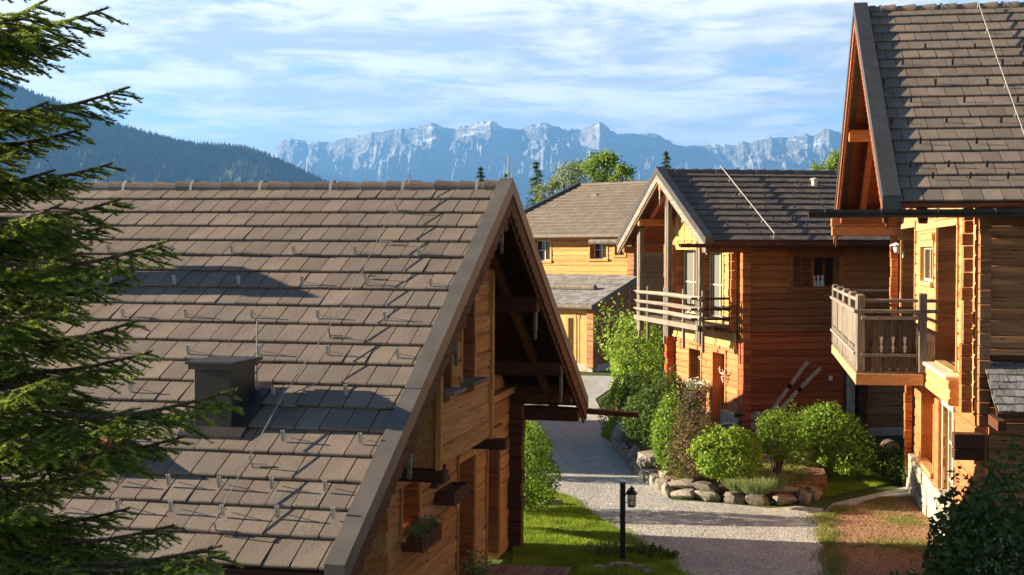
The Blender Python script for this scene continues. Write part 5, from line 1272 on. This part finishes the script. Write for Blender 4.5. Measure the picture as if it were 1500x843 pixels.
# loose stones on the road and bark chips on the slope
def chips(name, poly, n, s, mat, label, z=.006, flat=.5):
    xs = [p[0] for p in poly]; ys = [p[1] for p in poly]
    P = np.stack([rng.uniform(min(xs), max(xs), n), rng.uniform(min(ys), max(ys), n)], -1); P = P[inside(P, poly)]; n = len(P)
    sz = s*rng.uniform(.4, 1.3, n)**1.5; O8 = np.array([[1, 0, 0], [-1, 0, 0], [0, 1, 0], [0, -1, 0], [0, 0, 1], [0, 0, -1]], float)
    a = rng.uniform(0, 6.28, n); ca, sa = np.cos(a), np.sin(a); V = O8[None]*np.stack([sz*rng.uniform(.6, 1.4, n), sz, sz*flat], -1)[:, None, :]
    X = V[..., 0]*ca[:, None]-V[..., 1]*sa[:, None]; Y = V[..., 0]*sa[:, None]+V[..., 1]*ca[:, None]
    V = np.stack([X+P[:, None, 0], Y+P[:, None, 1], V[..., 2]+z+sz[:, None]*flat*.5], -1).reshape(-1, 3)
    T = np.array([[0, 2, 4], [2, 1, 4], [1, 3, 4], [3, 0, 4]]); F = (T[None]+(np.arange(n)*6)[:, None, None]).reshape(-1, 3)
    return tag(arr_obj(name, V, F, mat, None, np.repeat(rng.random(n), 4)), label, 'stones' if 'grav' in name else 'bark', kind='stuff')
M_['pebble'] = plain('pebble', (.58, .56, .52), .9, 0, .2, 30, 0, rv=.9)
M_['chip'] = plain('bark_chip', (.36, .20, .11), .9, 0, .25, 30, 0, rv=.9)
chips('gravel_stones', gpts([(1228, 862), (1222, 800), (1214, 768), (1205, 748), (1130, 748), (985, 737), (935, 698), (900, 650), (880, 610), (790, 620), (810, 722), (880, 770), (985, 838), (1003, 862)]), 55000, .012, M_['pebble'], 'loose pale gravel on the lane')
chips('bark_chips', ms, 40000, .035, M_['chip'], 'reddish bark chips on the slope', flat=.4)

# ================================================================== trees beyond the houses
def conifer(px, pytop, Y, w, label, n=9, name='conifer'):
    top = at(px, pytop, Y); h = top.z; root = empty(name, (top.x, Y, 0), 0, label, 'tree')
    mb = MB(); mb.tube([(0, 0, 0), (0.05, 0, h*.5), (0, 0, h)], [h*.018, h*.012, .02], 7); mb.build('trunk', M_['bark'], root)
    V = []; z = h*.30
    P = []; D_ = []; 
    while z < h*.985:
        f = (h-z)/(h*.7); L_ = w*f*random.uniform(.75, 1.1)+.08; nb = 7
        for i in range(nb):
            a = random.uniform(0, 6.28); m_ = int(8+L_*11)
            t = rng.random(m_); r_ = t*L_; up = .12*np.sin(t*3.1)*L_-.32*r_+rng.normal(0, .05, m_)
            lat = rng.normal(0, .10, m_)*(.3+r_)
            P.append(np.stack([np.cos(a)*r_-np.sin(a)*lat, np.sin(a)*r_+np.cos(a)*lat, z+up], -1))
            D_.append(np.tile([math.cos(a), math.sin(a), -.25], (m_, 1)))
        z += h*.022+.12*f
    P = np.concatenate(P); D_ = np.concatenate(D_); n = len(P); nr = unit(n)*.5+[0, 0, 1]
    arr_obj('crown', quads(P, nr, D_+unit(n)*.35, rng.uniform(.06, .13, n), rng.uniform(.25, .5, n)), np.arange(n*4).reshape(-1, 4), M_['needle_far'], root, rng.random(n)); return root
conifer(786, 234, 95, 2.6, 'slim conifer rising right of the nearest gable, before the mountains')
conifer(704, 243, 100, 2.3, 'conifer tip just above the nearest ridge, left of the roof peak')
conifer(744, 249, 90, 1.8, 'small conifer tip just behind the peak of the nearest gable')
conifer(976, 219, 88, 2.1, 'conifer tip above the gable peak of the middle chalet')
def broadleaf(px, pytop, Y, rx, hz, n, leaf, mat, label, clumps=26, seed=1):
    top = at(px, pytop, Y); h = top.z; root = empty('broadleaf_tree', (top.x, Y, 0), 0, label, 'tree'); rr_ = random.Random(seed)
    mb = MB(); mb.tube([(0, 0, 0), (.1, 0, h*.5), (0, .1, h*.92)], [.16, .11, .03], 7)
    cl = []
    for i in range(clumps):
        a = rr_.uniform(0, 6.28); q = math.sqrt(rr_.random()); z = h-hz+hz*rr_.random()**.8; f = 1-abs((z-(h-hz*.55))/(hz*.62))**2
        c_ = Vector((math.cos(a)*rx*q*max(.25, f), math.sin(a)*rx*q*max(.25, f), min(z, h-.3))); cl.append(c_)
        mb.tube([(0, 0, c_.z*.72), c_*.6+Vector((0, 0, c_.z*.36)), c_], [.05, .03, .01], 5)
    mb.build('trunk', M_['bark'], root)
    P = np.concatenate([np.array(c_)+rng.normal(0, 1, (n//clumps, 3))*[rx*.17, rx*.17, rx*.14] for c_ in cl]); m_ = len(P)
    arr_obj('crown', quads(P, unit(m_)+[0, 0, .3], unit(m_), rng.uniform(.6, 1.1, m_)*leaf, rng.uniform(.8, 1.4, m_)*leaf), np.arange(m_*4).reshape(-1, 4), mat, root, rng.random(m_)); return root
M_['leaf_far'] = leafmat('fresh_leaf', (.12, .22, .03), (.30, .38, .06), .4)
M_['leaf_pale'] = leafmat('pale_leaf', (.14, .17, .06), (.30, .30, .12), .4)
broadleaf(886, 226, 92, 1.7, 3.4, 5200, .16, M_['leaf_far'], 'bright green leafy tree above the ridge of the far house', seed=3)
broadleaf(832, 238, 90, 1.7, 3.6, 2200, .13, M_['leaf_pale'], 'sparse pale tree between the slim conifer and the bright green tree', seed=5, clumps=30)
broadleaf(912, 240, 88, .8, 2.2, 1500, .14, M_['leaf_far'], 'narrow young tree right of the bright green one', seed=8, clumps=14)
broadleaf(1222, 222, 85, 1.3, 3.0, 3600, .14, M_['leaf_far'], 'yellow-green tree top beside the far edge of the tall right gable', seed=9)
broadleaf(806, 262, 86, 1.2, 2.4, 1500, .13, M_['leaf_pale'], 'low pale tree at the foot of the slim conifer', seed=12, clumps=16)

# ================================================================== big spruce in the foreground, left
def spruce():
    tx, ty = -3.55, 7.6
    root = empty('spruce_tree', (tx, ty, 0), 0, 'large dark spruce with bright new tips filling the left foreground', 'tree')
    mb = MB(); mb.tube([(0, 0, 0), (0, 0, 3), (.03, 0, 6), (0, 0, 9.6)], [.2, .17, .12, .03], 10); mb.build('trunk', M_['bark'], root)
    T = Vector((tx, ty, 0)); twig = []; segs = []      # segs: (p, q, radius, tipness)
    br = []
    tips = [(158, 12, 7.3), (60, 75, 7.2), (110, 60, 7.6), (190, 128, 7.2), (120, 190, 7.6), (178, 292, 7.3), (165, 330, 7.8), (250, 352, 7.0), (165, 240, 7.6), (205, 470, 7.1), (222, 515, 7.6), (190, 410, 7.7), (345, 572, 6.7), (270, 640, 7.1), (195, 600, 7.6),
            (325, 800, 6.5), (255, 770, 6.9), (190, 745, 7.3), (285, 835, 6.8), (330, 812, 6.3), (305, 862, 6.2), (140, 690, 6.8), (110, 445, 6.9), (90, 300, 6.9), (80, 555, 6.7), (70, 150, 7.0), (95, 830, 6.6), (60, 380, 7.0), (40, 640, 6.6), (30, 220, 7.0), (150, 540, 7.2), (50, 740, 6.6), (120, 370, 7.2), (130, 890, 6.7), (230, 910, 6.8), (60, 20, 7.5), (30, 480, 7.0), (140, 620, 7.0), (20, 60, 7.2), (80, 250, 7.4)]
    for (px, py, Y) in tips:
        tip = at(px, py, Y)-T; L_ = math.hypot(tip.x, tip.y); br.append((Vector((0, 0, tip.z+.10*L_)), tip, .12))
    for i in range(2):
        px = random.uniform(-60, 80); py = -60+i*64+random.uniform(-15, 15); tip = at(px, py, random.uniform(6.7, 8.1))-T; L_ = math.hypot(tip.x, tip.y); br.append((Vector((0, 0, tip.z+.12*L_)), tip, .12))
    for i in range(46):       # the sides that the picture does not show as single branches
        a = random.uniform(1.9, 4.6); z = random.uniform(1.5, 9.0); L_ = 1.7*(10-z)/6*random.uniform(.7, 1.1); L_ = min(L_, 1.9)
        br.append((Vector((0, 0, z)), Vector((math.cos(a)*L_, math.sin(a)*L_, z-.25*L_)), .1))
    def curve(a, b, sag, n=8):
        return [a.lerp(b, i/n)+Vector((0, 0, -sag*math.sin(math.pi*i/n)*(b-a).length)) for i in range(n+1)]
    wood_mb = MB()
    for (a, b, sag) in br:
        c = curve(a, b, sag, 10); L_ = (b-a).length
        wood_mb.tube(c, [.022*(1-i/11)+.004 for i in range(11)], 5)
        main = (b-a).normalized(); side = main.cross(Vector((0, 0, 1))).normalized()
        nseg = len(c)-1
        for i in range(2, nseg): segs.append((c[i], c[i+1], .9 if i < 6 else 1.0, 0 if i < nseg-1 else 1))
        m = int(L_*19)
        for j in range(m):
            f = .16+.82*(j+random.random()*.6)/m; k = min(int(f*nseg), nseg-1); p = c[k].lerp(c[k+1], f*nseg-k)
            sg = 1 if j % 2 else -1; l = (1-f)*L_*.40+.10; l *= random.uniform(.7, 1.15); l = min(l, .62)
            d = (main*random.uniform(.55, .9)+side*sg*random.uniform(.55, .95)+Vector((0, 0, random.uniform(-.42, .06)))).normalized()
            q = p+d*l+Vector((0, 0, -.06*l)); mid = p.lerp(q, .5)+Vector((0, 0, .03*l))
            wood_mb.tube([p, mid, q], [.006, .005, .002], 4)
            segs.append((p, mid, .95, 0)); segs.append((mid, q, 1.0, 1))
            n2 = int(l*20)
            for h in range(n2):
                g = .2+.72*(h+random.random()*.5)/n2; pp = p.lerp(mid, g*2) if g < .5 else mid.lerp(q, g*2-1)
                s2 = 1 if h % 2 else -1; ll = ((1-g)*l*.55+.05)*random.uniform(.7, 1.2); e = d.cross(Vector((0, 0, 1))).normalized()
                dd = (d*.75+e*s2*.7+Vector((0, 0, random.uniform(-.35, .1)))).normalized(); segs.append((pp, pp+dd*ll, .85, 1))
    wood_mb.build('branches', M_['bark'], root)
    # needles
    A = np.array([list(s_[0]) for s_ in segs]); B = np.array([list(s_[1]) for s_ in segs]); TP = np.array([s_[3] for s_ in segs], float); LN = np.linalg.norm(B-A, axis=1)
    cnt = np.maximum(4, (LN*720).astype(int)); idx = np.repeat(np.arange(len(A)), cnt); n = len(idx)
    t = rng.random(n); p = A[idx]+(B-A)[idx]*t[:, None]; ax = (B-A)[idx]/LN[idx][:, None]
    r_ = unit(n); r_ -= ax*(r_*ax).sum(1)[:, None]; r_ /= np.linalg.norm(r_, axis=1)[:, None]+1e-9; r_[:, 2] = np.abs(r_[:, 2])*.7+r_[:, 2]*.3
    d = ax*.62+r_*.78; d /= np.linalg.norm(d, axis=1)[:, None]
    ln = rng.uniform(.016, .027, n); w = .0029
    sd_ = np.cross(d, unit(n)); sd_ /= np.linalg.norm(sd_, axis=1)[:, None]+1e-9
    V = np.stack([p-sd_*w, p+sd_*w, p+d*ln[:, None]+sd_*w*.4], 1).reshape(-1, 3)
    newt = rng.random(len(A)) < .4
    shade = rng.random(len(A))*.6
    rv = np.clip(shade[idx]+rng.random(n)*.25, 0, .88); tip_ = (TP[idx] > 0) & (t > .62) & newt[idx]; rv = np.where(tip_, .98, rv)
    print('needles', n)
    arr_obj('needles', V, np.arange(n*3).reshape(-1, 3), M_['needle'], root, rv)
spruce()
# young spruce shoot at the bottom of the picture
tp = at(290, 800, 6.4)
# ================================================================== air
hz = MB(); hz.box(-11000, 11000, -2500, 17500, -1.2, 1560)
m = bpy.data.materials.new('air'); m.use_nodes = True; nt = m.node_tree; nt.nodes.clear(); o = nt.nodes.new('ShaderNodeOutputMaterial'); v = nt.nodes.new('ShaderNodeVolumePrincipled')
v.inputs['Color'].default_value = (.17, .45, 1.0, 1); v.inputs['Density'].default_value = HAZE = .000068; v.inputs['Anisotropy'].default_value = .2; nt.links.new(v.outputs[0], o.inputs['Volume'])
tag(hz.build('haze', m), kind='stuff')
